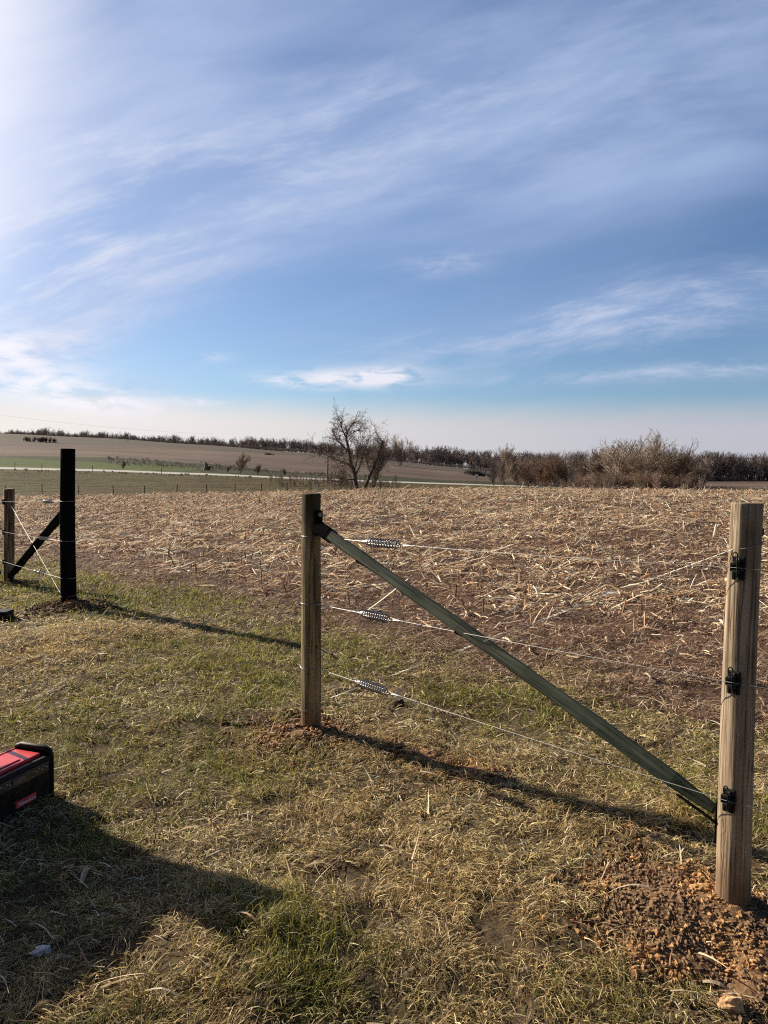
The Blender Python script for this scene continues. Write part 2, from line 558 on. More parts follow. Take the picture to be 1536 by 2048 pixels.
# ------------------------------------------------------------------ terrain
COLS = [-500, 0, 200, 400, 600, 768, 900, 1000, 1100, 1250, 1400, 1536, 2000]
ROWS = {
    45:  [1028, 1012, 1010, 1003, 993, 985, 982, 981, 981, 982, 984, 987, 990],
    70:  [1002, 995, 992, 988, 985, 984, 984, 985, 986, 988, 990, 992, 996],
    110: [975, 968, 972, 974, 978, 981, 982, 982, 983, 985, 986, 987, 992],
    148: [936, 938.5, 943, 950, 958.5, 965, 969, 972.5, 976, 981, 982, 984, 988],
    150: [935, 938, 942.5, 949.5, 958, 964.5, 968.7, 972, 975.6, 980.6, 981.6, 984, 988],
    158: [930, 934.2, 938.8, 946.2, 955.2, 962, 966.4, 970, 973.8, 979.5, 981, 983, 987],
    172: [920, 926, 933, 942, 952.5, 960, 964.8, 968.5, 973, 979, 980.5, 982, 986],
    186: [908, 917, 925, 936, 949.5, 957.5, 962.8, 967, 972, 978.5, 980, 981, 985],
    205: [900, 910.5, 914.5, 928, 945.5, 951, 959, 964.5, 971, 977.5, 978, 979, 983],
    300: [882, 897, 902, 912, 926, 938, 949, 958, 967, 971, 968, 968, 972],
    450: [866, 881, 889, 898, 911, 927, 938, 950, 963, 965, 960.5, 960, 965],
    600: [852, 868.5, 876.5, 890, 905, 921, 934, 946, 959, 963, 957.5, 957, 962],
    720: [862, 882, 885, 897, 908, 925, 936, 946, 958, 963, 960, 960, 964],
}
DN = [0.0, 5.0, 9.0, 13.0, 22.0] + list(ROWS) + [1500.0, 7000.0]
_us, _tab = None, []
for d in ROWS:
    rr = [ray(c, y) for c, y in zip(COLS, ROWS[d])]
    _us = [r_[0] / r_[1] for r_ in rr]
    _tab.append([CAM[2] + d * r_[2] / r_[1] for r_ in rr])
_us = np.array(_us)
_tab = np.array(_tab)                       # (rows, cols) of heights
z0 = np.zeros(len(_us))
z45 = _tab[0]
z9 = np.interp(_us, [-0.9, -0.5, -0.1, 0.9], [-0.22, -0.10, 0.0, 0.02])
z13 = z9 * 1.2 + 0.10 * z45
z22 = z9 * 0.7 + 0.42 * z45
TAB = np.vstack([z0, z0, z9, z13, z22, _tab, np.full(len(_us), -12.0), np.full(len(_us), -12.0)])
DNA = np.array(DN)


def _slopes(x, y):
    h = np.diff(x)[:, None]; dl = np.diff(y, axis=0) / h
    m = np.zeros_like(y)
    a, b = dl[:-1], dl[1:]
    with np.errstate(divide='ignore', invalid='ignore'):
        w1 = 2 * h[1:] + h[:-1]; w2 = h[1:] + 2 * h[:-1]
        hm = (w1 + w2) / (w1 / a + w2 / b)
    m[1:-1] = np.where(a * b > 0, hm, 0)
    m[0], m[-1] = dl[0], dl[-1]
    return m


SL = _slopes(DNA, TAB)
MOUNDS = []      # (x, y, radius, height) filled below


def base_h(x, y):
    x = np.asarray(x, float); y = np.asarray(y, float)
    r_ = np.hypot(x, y)
    ang = np.arctan2(x, y)
    ac = np.clip(ang, -R(36), R(36))
    u_ = np.tan(ac)
    d = r_ * np.cos(ac)
    back = np.clip((np.abs(ang) - R(36)) / R(60), 0, 1)
    i = np.clip(np.searchsorted(DNA, d, side='right') - 1, 0, len(DNA) - 2)
    h_ = DNA[i + 1] - DNA[i]
    t = np.clip((d - DNA[i]) / h_, 0, 1)
    j = np.clip(np.searchsorted(_us, u_, side='right') - 1, 0, len(_us) - 2)
    s = (u_ - _us[j]) / (_us[j + 1] - _us[j])
    s = s * s * (3 - 2 * s) * 0.5 + s * 0.5

    def lerp(T, ii):
        return T[ii, j] * (1 - s) + T[ii, j + 1] * s
    t2, t3 = t * t, t * t * t
    z = (2 * t3 - 3 * t2 + 1) * lerp(TAB, i) + (t3 - 2 * t2 + t) * h_ * lerp(SL, i) + \
        (-2 * t3 + 3 * t2) * lerp(TAB, i + 1) + (t3 - t2) * h_ * lerp(SL, i + 1)
    return z * (1 - 0.6 * back)


def ground(x, y):
    z = base_h(x, y)
    r_ = np.hypot(x, y)
    near = np.clip((14 - r_) / 6, 0, 1)
    z = z + (fbm(np.asarray(x) * 1.7, np.asarray(y) * 1.7, 3) - 0.5) * 0.07 * near
    z = z + (fbm(np.asarray(x) * 6, np.asarray(y) * 6, 13, 2) - 0.5) * 0.03 * near
    mid = np.clip((r_ - 8) / 8, 0, 1) * np.clip((90 - r_) / 30, 0, 1)
    z = z + (fbm(np.asarray(x) * 0.9, np.asarray(y) * 0.9, 23, 3) - 0.5) * 0.09 * mid
    for (mx, my, mr, mh) in MOUNDS:
        z = z + mh * np.exp(-((x - mx) ** 2 + (y - my) ** 2) / (mr * mr))
    return z


def gz(x, y):
    return float(ground(np.array([x]), np.array([y]))[0])


def hit(px, py):
    """point of the near ground seen at a pixel of the photograph"""
    d = ray(px, py)
    lo_, hi_ = 0.5, None
    s = 0.5
    while s < 900:
        p = CAM + d * s
        if p[2] < gz(p[0], p[1]):
            hi_ = s; break
        lo_ = s; s *= 1.03
    for _ in range(30):
        mid_ = (lo_ + hi_) / 2
        p = CAM + d * mid_
        if p[2] < gz(p[0], p[1]): hi_ = mid_
        else: lo_ = mid_
    return CAM + d * hi_


def at_depth(px, py, Yd):
    d = ray(px, py)
    return CAM + d * (Yd / d[1])


# posts of the new fence (x, y) on the ground
MID = hit(617, 1474)[:2] + np.array([0, 0.06])
RGT = hit(1478, 1846)[:2] + np.array([0.0, 0.062])
DRK = hit(131, 1217)[:2] + np.array([0, 0.08])
LFT = hit(14, 1170)[:2] + np.array([0, 0.07])
p_ = hit(1330, 1850)
MOUNDS += [(MID[0], MID[1], 0.26, 0.035), (RGT[0] - 0.02, RGT[1] + 0.10, 0.34, 0.045), (p_[0], p_[1], 0.32, 0.035),
           (DRK[0], DRK[1] - .05, 0.45, 0.07), (LFT[0] + .05, LFT[1], 0.3, 0.04)]
for (a, b_, c_, d_) in ((790, 1500, .35, .06), (1330, 1640, .25, .06), (420, 1830, .35, .05), (560, 1890, .3, .05), (250, 1270, .5, .05),
                        (1040, 1550, .3, .04), (560, 1500, .25, .03), (90, 1290, .8, .06)):
    p_ = hit(a, b_)
    MOUNDS.append((p_[0], p_[1], c_, d_))

# boundary between the mown grass and the stubble
BX = np.array([-40, -8.0, -4.3, -2.4, -0.96, 0.15, 0.9, 2.3, 5.0, 30])
BY = np.array([40, 15.5, 11.6, 9.9, 8.4, 6.5, 6.0, 5.3, 4.2, -6])


def field_s(x, y):
    """metres behind the edge of the mown grass"""
    e = np.interp(x, BX, BY)
    return (y - e) * 0.72 + (fbm(np.asarray(x) * 0.8, np.asarray(y) * 0.8, 41, 3) - 0.5) * 1.6


# rings of the ground sheet
rings = [0.0]
v_ = 0.6
while v_ < 12: rings.append(v_); v_ += 0.05 + v_ * 0.004
while v_ < 7000: rings.append(v_); v_ *= 1.018
rings = np.unique(np.concatenate([np.array([q for q in rings if all(abs(q - d) > 0.35 * max(1, q * 0.012) for d in (70, 148, 150, 158, 172, 186, 205, 450, 600))]),
                                  [70, 148, 150, 158, 172, 186, 205, 450, 600, 7000]]))
ang1 = np.radians(np.arange(-36, 36.01, 0.2))
ang2 = np.radians(np.arange(39, 321.1, 3))
angs = np.concatenate([ang1, ang2])
RR, AA = np.meshgrid(rings, angs, indexing='ij')
ac_ = np.where(np.abs(((AA + math.pi) % (2 * math.pi)) - math.pi) <= R(36.01), AA, R(36))
RAD = RR / np.cos(ac_)                    # rings lie at constant depth inside the view
GX, GY = RAD * np.sin(AA), RAD * np.cos(AA)
GZ = ground(GX, GY)
far = np.clip((RR - 60) / 60, 0, 1) * np.clip((580 - RR) / 100, 0, 1)
GZ = GZ + (fbm(GX * 0.02, GY * 0.05, 71, 4) - 0.5) * 1.4 * far * np.clip(RR / 200, 0.25, 1) * np.where((RR > 140) & (RR < 165), 0.05, 1)
pas = ((RR > 72) & (RR < 146))
GZ = GZ + (fbm(GX * 0.06, GY * 0.16, 77, 3) - 0.5) * 0.7 * pas * np.clip((RR - 72) / 15, 0, 1) * np.clip((146 - RR) / 10, 0, 1)
nr, na = RR.shape
idx = np.arange(nr * na).reshape(nr, na)
jn = (np.arange(na) + 1) % na
Q = np.stack([idx[:-1, :], idx[1:, :], idx[1:, jn], idx[:-1, jn]], axis=-1)[..., ::-1]
cx = (GX[:-1] + GX[1:] + GX[:-1][:, jn] + GX[1:][:, jn]) / 4
cy = (GY[:-1] + GY[1:] + GY[:-1][:, jn] + GY[1:][:, jn]) / 4
rm = (RR[:-1] + RR[1:]) / 2
fs = field_s(cx, cy)
uu = np.clip(np.tan(np.clip(AA[:-1], -R(36), R(36))), -1, 1)
zone = np.where(rm < 70, np.where(fs < 0, 0, 1), np.where(rm < 148, 2, np.where(rm < 150, 4, np.where(rm < 158, 5, np.where(rm < 186, 3,
       np.where(rm < 205, 4, np.where(rm < 450, 6, 7)))))))
zone = np.where((zone == 2) & (uu > 0.08) & (rm < 110), 1, zone)
zone = np.where((zone == 3) & (uu > -0.36 + 0.16 * fbm(cx * 0.05, cy * 0.2, 88, 3)) & ((rm > 162) | (uu > -0.1)), 4, zone)
P = np.stack([GX, GY, GZ], axis=-1).reshape(-1, 3)
names = [('lawn', M_LAWN), ('stubble_field', M_STUB), ('pasture', M_PAST), ('verge', M_VERG), ('ditch', M_DITCH), ('road', M_ROAD),
         ('hillside_field', M_HILL), ('distant_land', M_UPPER)]
for kz, (nm, mt) in enumerate(names):
    q = Q[zone == kz]
    if not len(q): continue
    used, inv = np.unique(q, return_inverse=True)
    me = mesh_np(nm, P[used], inv.reshape(-1, 4), smooth=True)
    o = link(nm, me, mt)
    tag(o, kind='structure')


# ------------------------------------------------------------------ strips (blades, husks, stalks)
def strips(base, azim, pitch, L, Wd, bend, tint, nseg=3, fold=0.0, taper=True, roll=None):
    n = len(base)
    D = np.stack([np.sin(azim) * np.cos(pitch), np.cos(azim) * np.cos(pitch), np.sin(pitch)], -1)
    S = np.stack([np.cos(azim), -np.sin(azim), np.zeros(n)], -1)
    U = np.cross(S, D)
    if roll is not None:
        cr, sr = np.cos(roll)[:, None], np.sin(roll)[:, None]
        S, U = S * cr + U * sr, U * cr - S * sr
    cols = 3 if fold else 2
    V = np.zeros((n, nseg + 1, cols, 3), dtype=np.float32)
    zup = np.array([0, 0, 1.0])
    for i in range(nseg + 1):
        t = i / nseg
        c = base + D * (L * t)[:, None] + (U * 0.3 + zup * 0.7) * (bend * L * (t - t * t * 1.9))[:, None]
        w = Wd * (1.0 - (0.85 * t ** 1.5 if taper else 0.25 * abs(2 * t - 1))) / 2
        V[:, i, 0] = c - S * w[:, None]
        V[:, i, -1] = c + S * w[:, None]
        if fold:
            V[:, i, 1] = c + U * (w * fold)[:, None]
    q = []
    for i in range(nseg):
        for j in range(cols - 1):
            a = i * cols + j
            q.append((a, a + 1, a + cols + 1, a + cols))
    q = np.array(q)
    per = (nseg + 1) * cols
    Qs = (np.arange(n) * per)[:, None, None] + q[None]
    T = np.repeat(tint, per, axis=0)
    return V.reshape(-1, 3), Qs.reshape(-1, 4), T


def merge(parts):
    V, Qs, T, n = [], [], [], 0
    for v, q, t in parts:
        V.append(v); Qs.append(q + n); T.append(t); n += len(v)
    return np.concatenate(V), np.concatenate(Qs), np.concatenate(T)


def scatter(y0, y1, dens, wide=0.60, pad=0.85, clump=None):
    """points in the widened view wedge, even in area"""
    area = wide * (y1 ** 2 - y0 ** 2) + 2 * pad * (y1 - y0)
    n = int(area * dens)
    y = np.sqrt(rng.uniform(y0 ** 2, y1 ** 2, n))
    x = rng.uniform(-1, 1, n) * (wide * y + pad)
    return x, y


GREEN = [(560, 1890, .33, .8), (620, 1780, .3, .4), (470, 1330, 1.1, .55), (250, 1420, 1.0, .45), (900, 1385, .35, .9), (1090, 1430, .35, 1.0),
         (220, 1700, .4, .3), (860, 1375, .3, .8), (1400, 1640, .3, .7), (1480, 1650, .3, .6), (640, 1290, .4, .6), (330, 1180, 1.3, .7),
         (1060, 1740, .25, .6), (150, 1160, 1.2, .7), (400, 1530, .6, .4), (1230, 1590, .3, .4), (300, 2040, .3, .7), (1190, 1450, .4, .5)]
DRY = [(800, 1510, .4), (1330, 1640, .3), (900, 1530, .35), (1180, 1630, .35), (380, 1980, .3), (800, 1760, .5), (1000, 1850, .5), (720, 1470, .3),
       (330, 1900, .2), (240, 1260, .7), (560, 1480, .3), (90, 1300, .9), (130, 1990, .2), (700, 1640, .4)]
GREEN = [(*hit(a, b)[:2], c, d) for a, b, c, d in GREEN]
DRY = [(*hit(a, b)[:2], c) for a, b, c in DRY]
SOIL = [(MID[0] - .02, MID[1] - .02, .30), (RGT[0] - .10, RGT[1] - .12, .36), (DRK[0] + .05, DRK[1] - .1, .40), (LFT[0] + .2, LFT[1], .3)]
for a, b_, c_ in ((1330, 1800, .26), (1400, 1900, .22), (1500, 1930, .24), (1270, 1750, .14)):
    p_ = hit(a, b_)
    SOIL.append((p_[0], p_[1], c_))


for a, b_, c_ in ((860, 1515, .10), (930, 1540, .12), (1010, 1560, .08), (700, 1760, .12), (990, 1860, .12), (380, 1350, .10), (200, 1500, .09), (1150, 1850, .10)):
    p_ = hit(a, b_)
    SOIL.append((p_[0], p_[1], c_))


def field_of(L, x, y, amp=False):
    s = np.zeros_like(x)
    for it in L:
        s = np.maximum(s, np.exp(-((x - it[0]) ** 2 + (y - it[1]) ** 2) / it[2] ** 2) * (it[3] if amp else 1))
    return s


def greenness(x, y):
    gn = fbm(x * 1.3, y * 1.3, 5, 4)
    gf = fbm(x * 7, y * 7, 8, 2)
    s = (gn - 0.44) * 2.2 + (gf - 0.5) * 0.9 + 0.15 + 0.12 * np.clip(0.2 - x, 0, 1.5) + field_of(GREEN, x, y, True) * 1.0 - field_of(DRY, x, y) * 0.8
    return np.clip(s, 0, 1)


STRAW = np.array([[0.56, 0.44, 0.22], [0.42, 0.31, 0.145], [0.70, 0.58, 0.35], [0.27, 0.18, 0.085], [0.50, 0.42, 0.20], [0.13, 0.085, 0.042]])
GRN = np.array([[0.175, 0.185, 0.030], [0.24, 0.235, 0.042], [0.105, 0.125, 0.026], [0.31, 0.27, 0.065], [0.35, 0.28, 0.085]])
HUSK = np.array([[0.80, 0.61, 0.41], [0.64, 0.44, 0.265], [0.46, 0.285, 0.16], [0.30, 0.165, 0.09], [0.90, 0.74, 0.54], [0.17, 0.092, 0.052], [0.72, 0.53, 0.33]])


def pick(pal, n, p=None, jit=0.18):
    c = pal[rng.choice(len(pal), n, p=p)]
    return c * (1 + rng.normal(0, jit, (n, 1)))


def make_grass():
    parts = []
    for (y0, y1, dens, w0, Ls) in ((1.0, 2.8, 24000, 0.0025, 0.58), (2.8, 4.5, 15500, 0.0031, 0.66), (4.5, 7.5, 7000, 0.0046, 0.8), (7.5, 17, 1900, 0.0085, 1.2)):
        x, y = scatter(y0, y1, dens)
        keep = field_s(x, y) < rng.normal(0.15, 0.35, len(x))
        keep &= rng.uniform(0, 1, len(x)) > field_of(SOIL, x, y) * 1.25
        cl = fbm(x * 9, y * 9, 91, 3)
        keep &= rng.uniform(0, 1, len(x)) < np.clip(0.22 + (cl - 0.34) * 2.8, 0.14, 1)
        x, y, cl = x[keep], y[keep], cl[keep]
        n = len(x)
        gr = greenness(x, y)
        isg = rng.uniform(0, 1, n) < gr * 0.80 + 0.05
        long_ = field_of(GREEN, x, y, True)
        dry = field_of(DRY, x, y)
        z = ground(x, y)
        flow = fbm(x * 2.2, y * 2.2, 55, 2) * 14 + fbm(x * 8, y * 8, 56, 1) * 3
        azim = np.where(rng.uniform(0, 1, n) < 0.55, flow + rng.normal(0, 0.6, n), rng.uniform(0, 6.283, n))
        pitch = np.where(isg, rng.normal(0.70, 0.38, n), rng.normal(0.14, 0.22, n) + 0.25 * np.clip(dry, 0, 1))
        pitch = np.clip(pitch, -0.02, 1.45)
        L = rng.gamma(4.5, 0.0115, n) * Ls * (1 + 0.55 * np.clip(long_, 0, 1) * isg + 0.35 * dry) + 0.018
        Wd = w0 * rng.uniform(0.6, 1.5, n)
        lift = rng.uniform(0, 0.018, n) * (1 - isg)
        tint = np.where(isg[:, None], pick(GRN, n, jit=0.25), pick(STRAW, n, jit=0.25))
        tint = np.clip(tint, 0.012, 0.9)
        tone = 0.78 + 0.6 * fbm(x * 3, y * 3, 66, 3)
        tint = tint * tone[:, None]
        tint = tint * (1 + dry[:, None] * np.array([0.04, -0.03, -0.10]))
        parts.append(strips(np.stack([x, y, z + lift - 0.004], -1), azim, pitch, L, Wd, rng.uniform(0.0, 0.75, n), tint, 3,
                            roll=rng.normal(0, 0.7, n)))
    # coarser dead leaves and stems lying about
    x, y = scatter(1.0, 9, 75)
    keep = field_s(x, y) < 0.3
    x, y = x[keep], y[keep]; n = len(x)
    parts.append(strips(np.stack([x, y, ground(x, y) + rng.uniform(0.01, 0.035, n)], -1), rng.uniform(0, 6.28, n), rng.normal(0.05, 0.18, n),
                        rng.gamma(4, 0.022, n) + 0.03, rng.uniform(0.003, 0.008, n), rng.uniform(-0.1, 0.5, n), pick(HUSK[[0, 2, 3, 4]], n) * 0.8, 4,
                        roll=rng.normal(0, 0.5, n)))
    v, q, t = merge(parts)
    o = link('grass', mesh_np('grass', v, q, tint=np.clip(t, 0.01, 0.9)), M_GRASS)
    tag(o, 'short mown grass, half green and half dead straw, growing before the stubble', 'grass', kind='stuff')


def make_stubble():
    parts = []
    row_az = R(68)                    # direction of the old planting rows
    # fine trash and weeds at the field edge and between the rows
    for (y0, y1, dens, w0, Lm) in ((3.5, 7.5, 4600, 0.0042, 0.085), (7.5, 12, 1300, 0.0065, 0.10), (12, 20, 360, 0.010, 0.13), (20, 46, 50, 0.020, 0.18)):
        x, y = scatter(y0, y1, dens)
        s = field_s(x, y)
        keep = s > rng.normal(0.0, 0.45, len(x))
        cl = fbm(x * 3.2, y * 3.2, 31, 4)
        keep &= rng.uniform(0, 1, len(x)) < np.clip(0.34 + (cl - 0.42) * 4.5, 0.07, 1)
        x, y = x[keep], y[keep]; n = len(x)
        az_ = np.where(rng.uniform(0, 1, n) < 0.35, row_az + rng.normal(0, 0.5, n), rng.uniform(0, 6.283, n))
        t = pick(HUSK[[0, 1, 2, 3, 5, 5, 6]], n, None, 0.25) * np.array([0.74, 0.74, 0.80]); t = np.clip(t, 0.02, 0.9)
        parts.append(strips(np.stack([x, y, ground(x, y) + rng.uniform(-0.003, 0.03, n)], -1), az_, np.clip(rng.normal(0.12, 0.25, n), -0.1, 1.3),
                            rng.gamma(4, Lm / 4, n) + 0.02, w0 * rng.uniform(0.5, 1.6, n), rng.uniform(0, 0.6, n), t, 3, roll=rng.normal(0, 0.7, n)))
    # husks, leaves and broken stalks
    for (y0, y1, dens, sc) in ((4.5, 9, 90, 0.9), (9, 16, 165, 1.15), (16, 28, 120, 1.35), (28, 47, 75, 1.5), (47, 72, 36, 2.1)):
        x, y = scatter(y0, y1, dens)
        s = field_s(x, y)
        keep = s > rng.uniform(0.2, 2.8, len(x))
        cl = fbm(x * 1.1, y * 2.0, 33, 4) + 0.05 * np.sin((y * math.sin(row_az) - x * math.cos(row_az)) * 2 * math.pi / 1.52)
        keep &= rng.uniform(0, 1, len(x)) < np.clip(0.40 + (cl - 0.50) * 7.0, 0.04, 1)
        x, y = x[keep], y[keep]; n = len(x)
        az_ = np.where(rng.uniform(0, 1, n) < 0.5, row_az + rng.normal(0, 0.45, n), rng.uniform(0, 6.283, n))
        L = (rng.gamma(2.2, 0.058, n) + 0.05) * sc
        Wd = rng.uniform(0.008, 0.030, n) * sc
        parts.append(strips(np.stack([x, y, ground(x, y) + rng.uniform(0.005, 0.05, n)], -1), az_, np.clip(rng.normal(0.08, 0.20, n), -0.25, 1.2),
                            L, Wd, rng.uniform(-0.1, 0.5, n), np.clip(pick(HUSK, n, [.24, .16, .10, .06, .27, .04, .13], 0.22), 0.02, 0.92), 3, fold=0.6, taper=False,
                            roll=rng.normal(0, 0.6, n)))
    # long leaning stalks
    for (y0, y1, dens, sc) in ((7, 18, 7.0, 1.0), (18, 47, 3.2, 1.15), (47, 72, 1.2, 1.4)):
        x, y = scatter(y0, y1, dens)
        keep = field_s(x, y) > 1.2
        x, y = x[keep], y[keep]; n = len(x)
        parts.append(strips(np.stack([x, y, ground(x, y) + 0.01], -1), row_az + rng.choice([0, math.pi], n) + rng.normal(0, 0.7, n),
                            np.clip(rng.normal(0.2, 0.25, n), 0, 1.2), rng.uniform(0.25, 0.65, n) * sc, rng.uniform(0.014, 0.022, n) * sc,
                            rng.uniform(-0.1, 0.15, n), pick(HUSK[[0, 1, 2, 4]], n), 3, fold=0.9, taper=False, roll=rng.normal(0, 0.4, n)))
    # standing stubs in rows
    xs = []
    ca, sa = math.sin(row_az), math.cos(row_az)
    for k_ in range(-90, 130):
        m_ = int(150 / 0.2)
        a = np.linspace(-75, 75, m_) + rng.normal(0, 0.05, m_)
        off = k_ * 0.76 + rng.normal(0, 0.03, m_)
        px_, py_ = a * ca - off * sa, a * sa + off * ca
        ok = (py_ > 5) & (py_ < 71) & (np.abs(px_) < 0.62 * py_ + .5) & (rng.uniform(0, 1, m_) < 0.55)
        xs.append(np.stack([px_[ok], py_[ok]], -1))
    xs = np.concatenate(xs)
    xs = xs[field_s(xs[:, 0], xs[:, 1]) > 1.0]
    n = len(xs)
    x, y = xs[:, 0], xs[:, 1]
    az_ = rng.uniform(0, 6.283, n)
    pt = np.clip(rng.normal(1.15, 0.35, n), 0.3, 1.57)
    L = rng.uniform(0.06, 0.26, n)
    tint = pick(HUSK[[1, 2, 3, 5, 6]], n)
    for k_ in range(2):
        parts.append(strips(np.stack([x, y, ground(x, y) - 0.01], -1), az_ + k_ * 1.5708 * 0, pt, L, np.full(n, 0.022) * np.clip(y / 25, 1, 1.6),
                            np.zeros(n), tint, 2, fold=0.8 if k_ == 0 else -0.8, taper=False))
    v, q, t = merge(parts)
    o = link('corn_stubble', mesh_np('corn_stubble', v, q, tint=np.clip(t, 0.02, 0.9)), M_STRAW)
    tag(o, 'pale broken corn stalks and husks strewn over the brown field', 'corn stubble', kind='stuff')


make_grass()
make_stubble()


# ------------------------------------------------------------------ loose soil
def icosphere(sub=1):
    t = (1 + 5 ** .5) / 2
    v = [(-1, t, 0), (1, t, 0), (-1, -t, 0), (1, -t, 0), (0, -1, t), (0, 1, t), (0, -1, -t), (0, 1, -t), (t, 0, -1), (t, 0, 1), (-t, 0, -1), (-t, 0, 1)]
    f = [(0, 11, 5), (0, 5, 1), (0, 1, 7), (0, 7, 10), (0, 10, 11), (1, 5, 9), (5, 11, 4), (11, 10, 2), (10, 7, 6), (7, 1, 8),
         (3, 9, 4), (3, 4, 2), (3, 2, 6), (3, 6, 8), (3, 8, 9), (4, 9, 5), (2, 4, 11), (6, 2, 10), (8, 6, 7), (9, 8, 1)]
    v = [np.array(a) / np.linalg.norm(a) for a in v]
    for _ in range(sub):
        c, nf = {}, []

        def mid_(a, b):
            k_ = (min(a, b), max(a, b))
            if k_ not in c:
                m = v[a] + v[b]; v.append(m / np.linalg.norm(m)); c[k_] = len(v) - 1
            return c[k_]
        for a, b, d in f:
            ab, bd, da = mid_(a, b), mid_(b, d), mid_(d, a)
            nf += [(a, ab, da), (b, bd, ab), (d, da, bd), (ab, bd, da)]
        f = nf
    return np.array(v), np.array(f)


def clods(x, y, r, tint, name, label, sink=0.3, domes=()):
    V0, F0 = icosphere(0)
    n = len(x)
    nz = 1 + rng.normal(0, 0.27, (n, len(V0), 1))
    sc = r[:, None, None] * rng.uniform(0.5, 1.35, (n, 1, 3))
    V = V0[None] * nz * sc
    z = ground(x, y) + r * (1 - sink) * 0.8
    V = V + np.stack([x, y, z], -1)[:, None]
    Fc = (np.arange(n) * len(V0))[:, None, None] + F0[None]
    V = V.reshape(-1, 3); Fc = Fc.reshape(-1, 3); T = np.repeat(tint, len(V0), axis=0)
    for (dx, dy, dr) in domes:
        m_ = 46
        gx, gy = np.meshgrid(np.linspace(-1, 1, m_), np.linspace(-1, 1, m_), indexing='ij')
        rr2 = np.sqrt(gx ** 2 + gy ** 2) * (1 + 0.7 * (fbm(gx * 2.2 + dx * 9, gy * 2.2 + dy * 9, 61, 3) - 0.5))
        px_, py_ = gx * dr + dx, gy * dr + dy
        pz = ground(px_, py_) + 0.014 - 0.034 * rr2 ** 2 + (fbm(px_ * 45, py_ * 45, 62, 3) - 0.5) * 0.014
        vi = np.arange(m_ * m_).reshape(m_, m_) + len(V)
        q = np.stack([vi[:-1, :-1], vi[1:, :-1], vi[1:, 1:], vi[:-1, 1:]], -1).reshape(-1, 4)
        Fc = np.concatenate([Fc, q[:, [0, 1, 2]], q[:, [0, 2, 3]]])
        V = np.concatenate([V, np.stack([px_, py_, pz], -1).reshape(-1, 3)])
        c_ = tint.mean(0) * (0.65 + 0.6 * fbm(px_ * 12, py_ * 12, 63, 3).reshape(-1, 1))
        T = np.concatenate([T, c_])
    me = mesh_np(name, V, tris=Fc, tint=T)
    tag(link(name, me, M_CLOD), label, 'loose soil', kind='stuff')


def soil_patch(cs, n, r0, r1, name, label, orange=0.35, domes=()):
    xs, ys = [], []
    for (cx_, cy_, cr, wgt) in cs:
        m = int(n * wgt)
        xs.append(rng.normal(cx_, cr * 0.55, m)); ys.append(rng.normal(cy_, cr * 0.50, m))
    x, y = np.concatenate(xs), np.concatenate(ys)
    r_ = np.exp(math.log(r0) + (math.log(r1) - math.log(r0)) * rng.uniform(0, 1, len(x)) ** 1.6)
    # crumbs cling in lumps
    big = rng.choice(len(x), len(x) // 90, replace=False)
    for b_i in big:
        dd_ = (x - x[b_i]) ** 2 + (y - y[b_i]) ** 2
        q_ = np.argsort(dd_)[:14]
        x[q_] = x[b_i] + rng.normal(0, r1 * 0.9, len(q_)); y[q_] = y[b_i] + rng.normal(0, r1 * 0.9, len(q_))
        r_[q_] = rng.uniform(0.5, 1.25, len(q_)) * r1
    ok = fbm(x * 8, y * 8, 12, 2) > 0.28
    x, y, r_ = x[ok], y[ok], r_[ok]
    o = fbm(x * 5, y * 5, 19, 2) + rng.normal(0, 0.08, len(x))
    t = np.where((o > 1 - orange - 0.12)[:, None], np.array([0.38, 0.210, 0.095]), np.array([0.175, 0.108, 0.062])) * rng.uniform(0.55, 1.35, (len(x), 1))
    clods(x, y, r_, t, name, label, domes=domes)


S = [(s[0], s[1], s[2]) for s in SOIL]
soil_patch([(S[1][0], S[1][1], .34, .35), (S[4][0], S[4][1], .27, .3), (S[5][0], S[5][1], .2, .14), (S[6][0], S[6][1], .25, .22), (S[7][0], S[7][1], .16, .1)],
           26000, 0.0016, 0.0105, 'loose_soil', 'reddish brown crumbly soil heaped round the foot of the right post', 0.30,
           [(S[1][0], S[1][1], .42), (S[4][0], S[4][1], .32), (S[5][0], S[5][1], .28), (S[6][0], S[6][1], .30)])
soil_patch([(S[0][0], S[0][1], .36, 1)], 5200, 0.003, 0.013, 'loose_soil', 'reddish brown crumbly soil round the foot of the middle post', 0.16, [(S[0][0], S[0][1], .34)])
soil_patch([(S[2][0], S[2][1], .40, 1)], 2000, 0.006, 0.022, 'loose_soil', 'dark brown soil round the foot of the black post', 0.1)
soil_patch([(S[3][0], S[3][1], .30, 1)], 900, 0.006, 0.022, 'loose_soil', 'dark soil beside the foot of the leftmost post', 0.1)
pp = [hit(*q) for q in ((860, 1510), (950, 1540), (1330, 1780), (1290, 1700), (780, 1490))]
soil_patch([(q[0], q[1], .17, .2) for q in pp], 5200, 0.002, 0.009, 'loose_soil', 'thin scatter of reddish crumbs in the grass along the shadow of the brace', 0.55, [(q[0], q[1], .13) for q in pp[:2]])


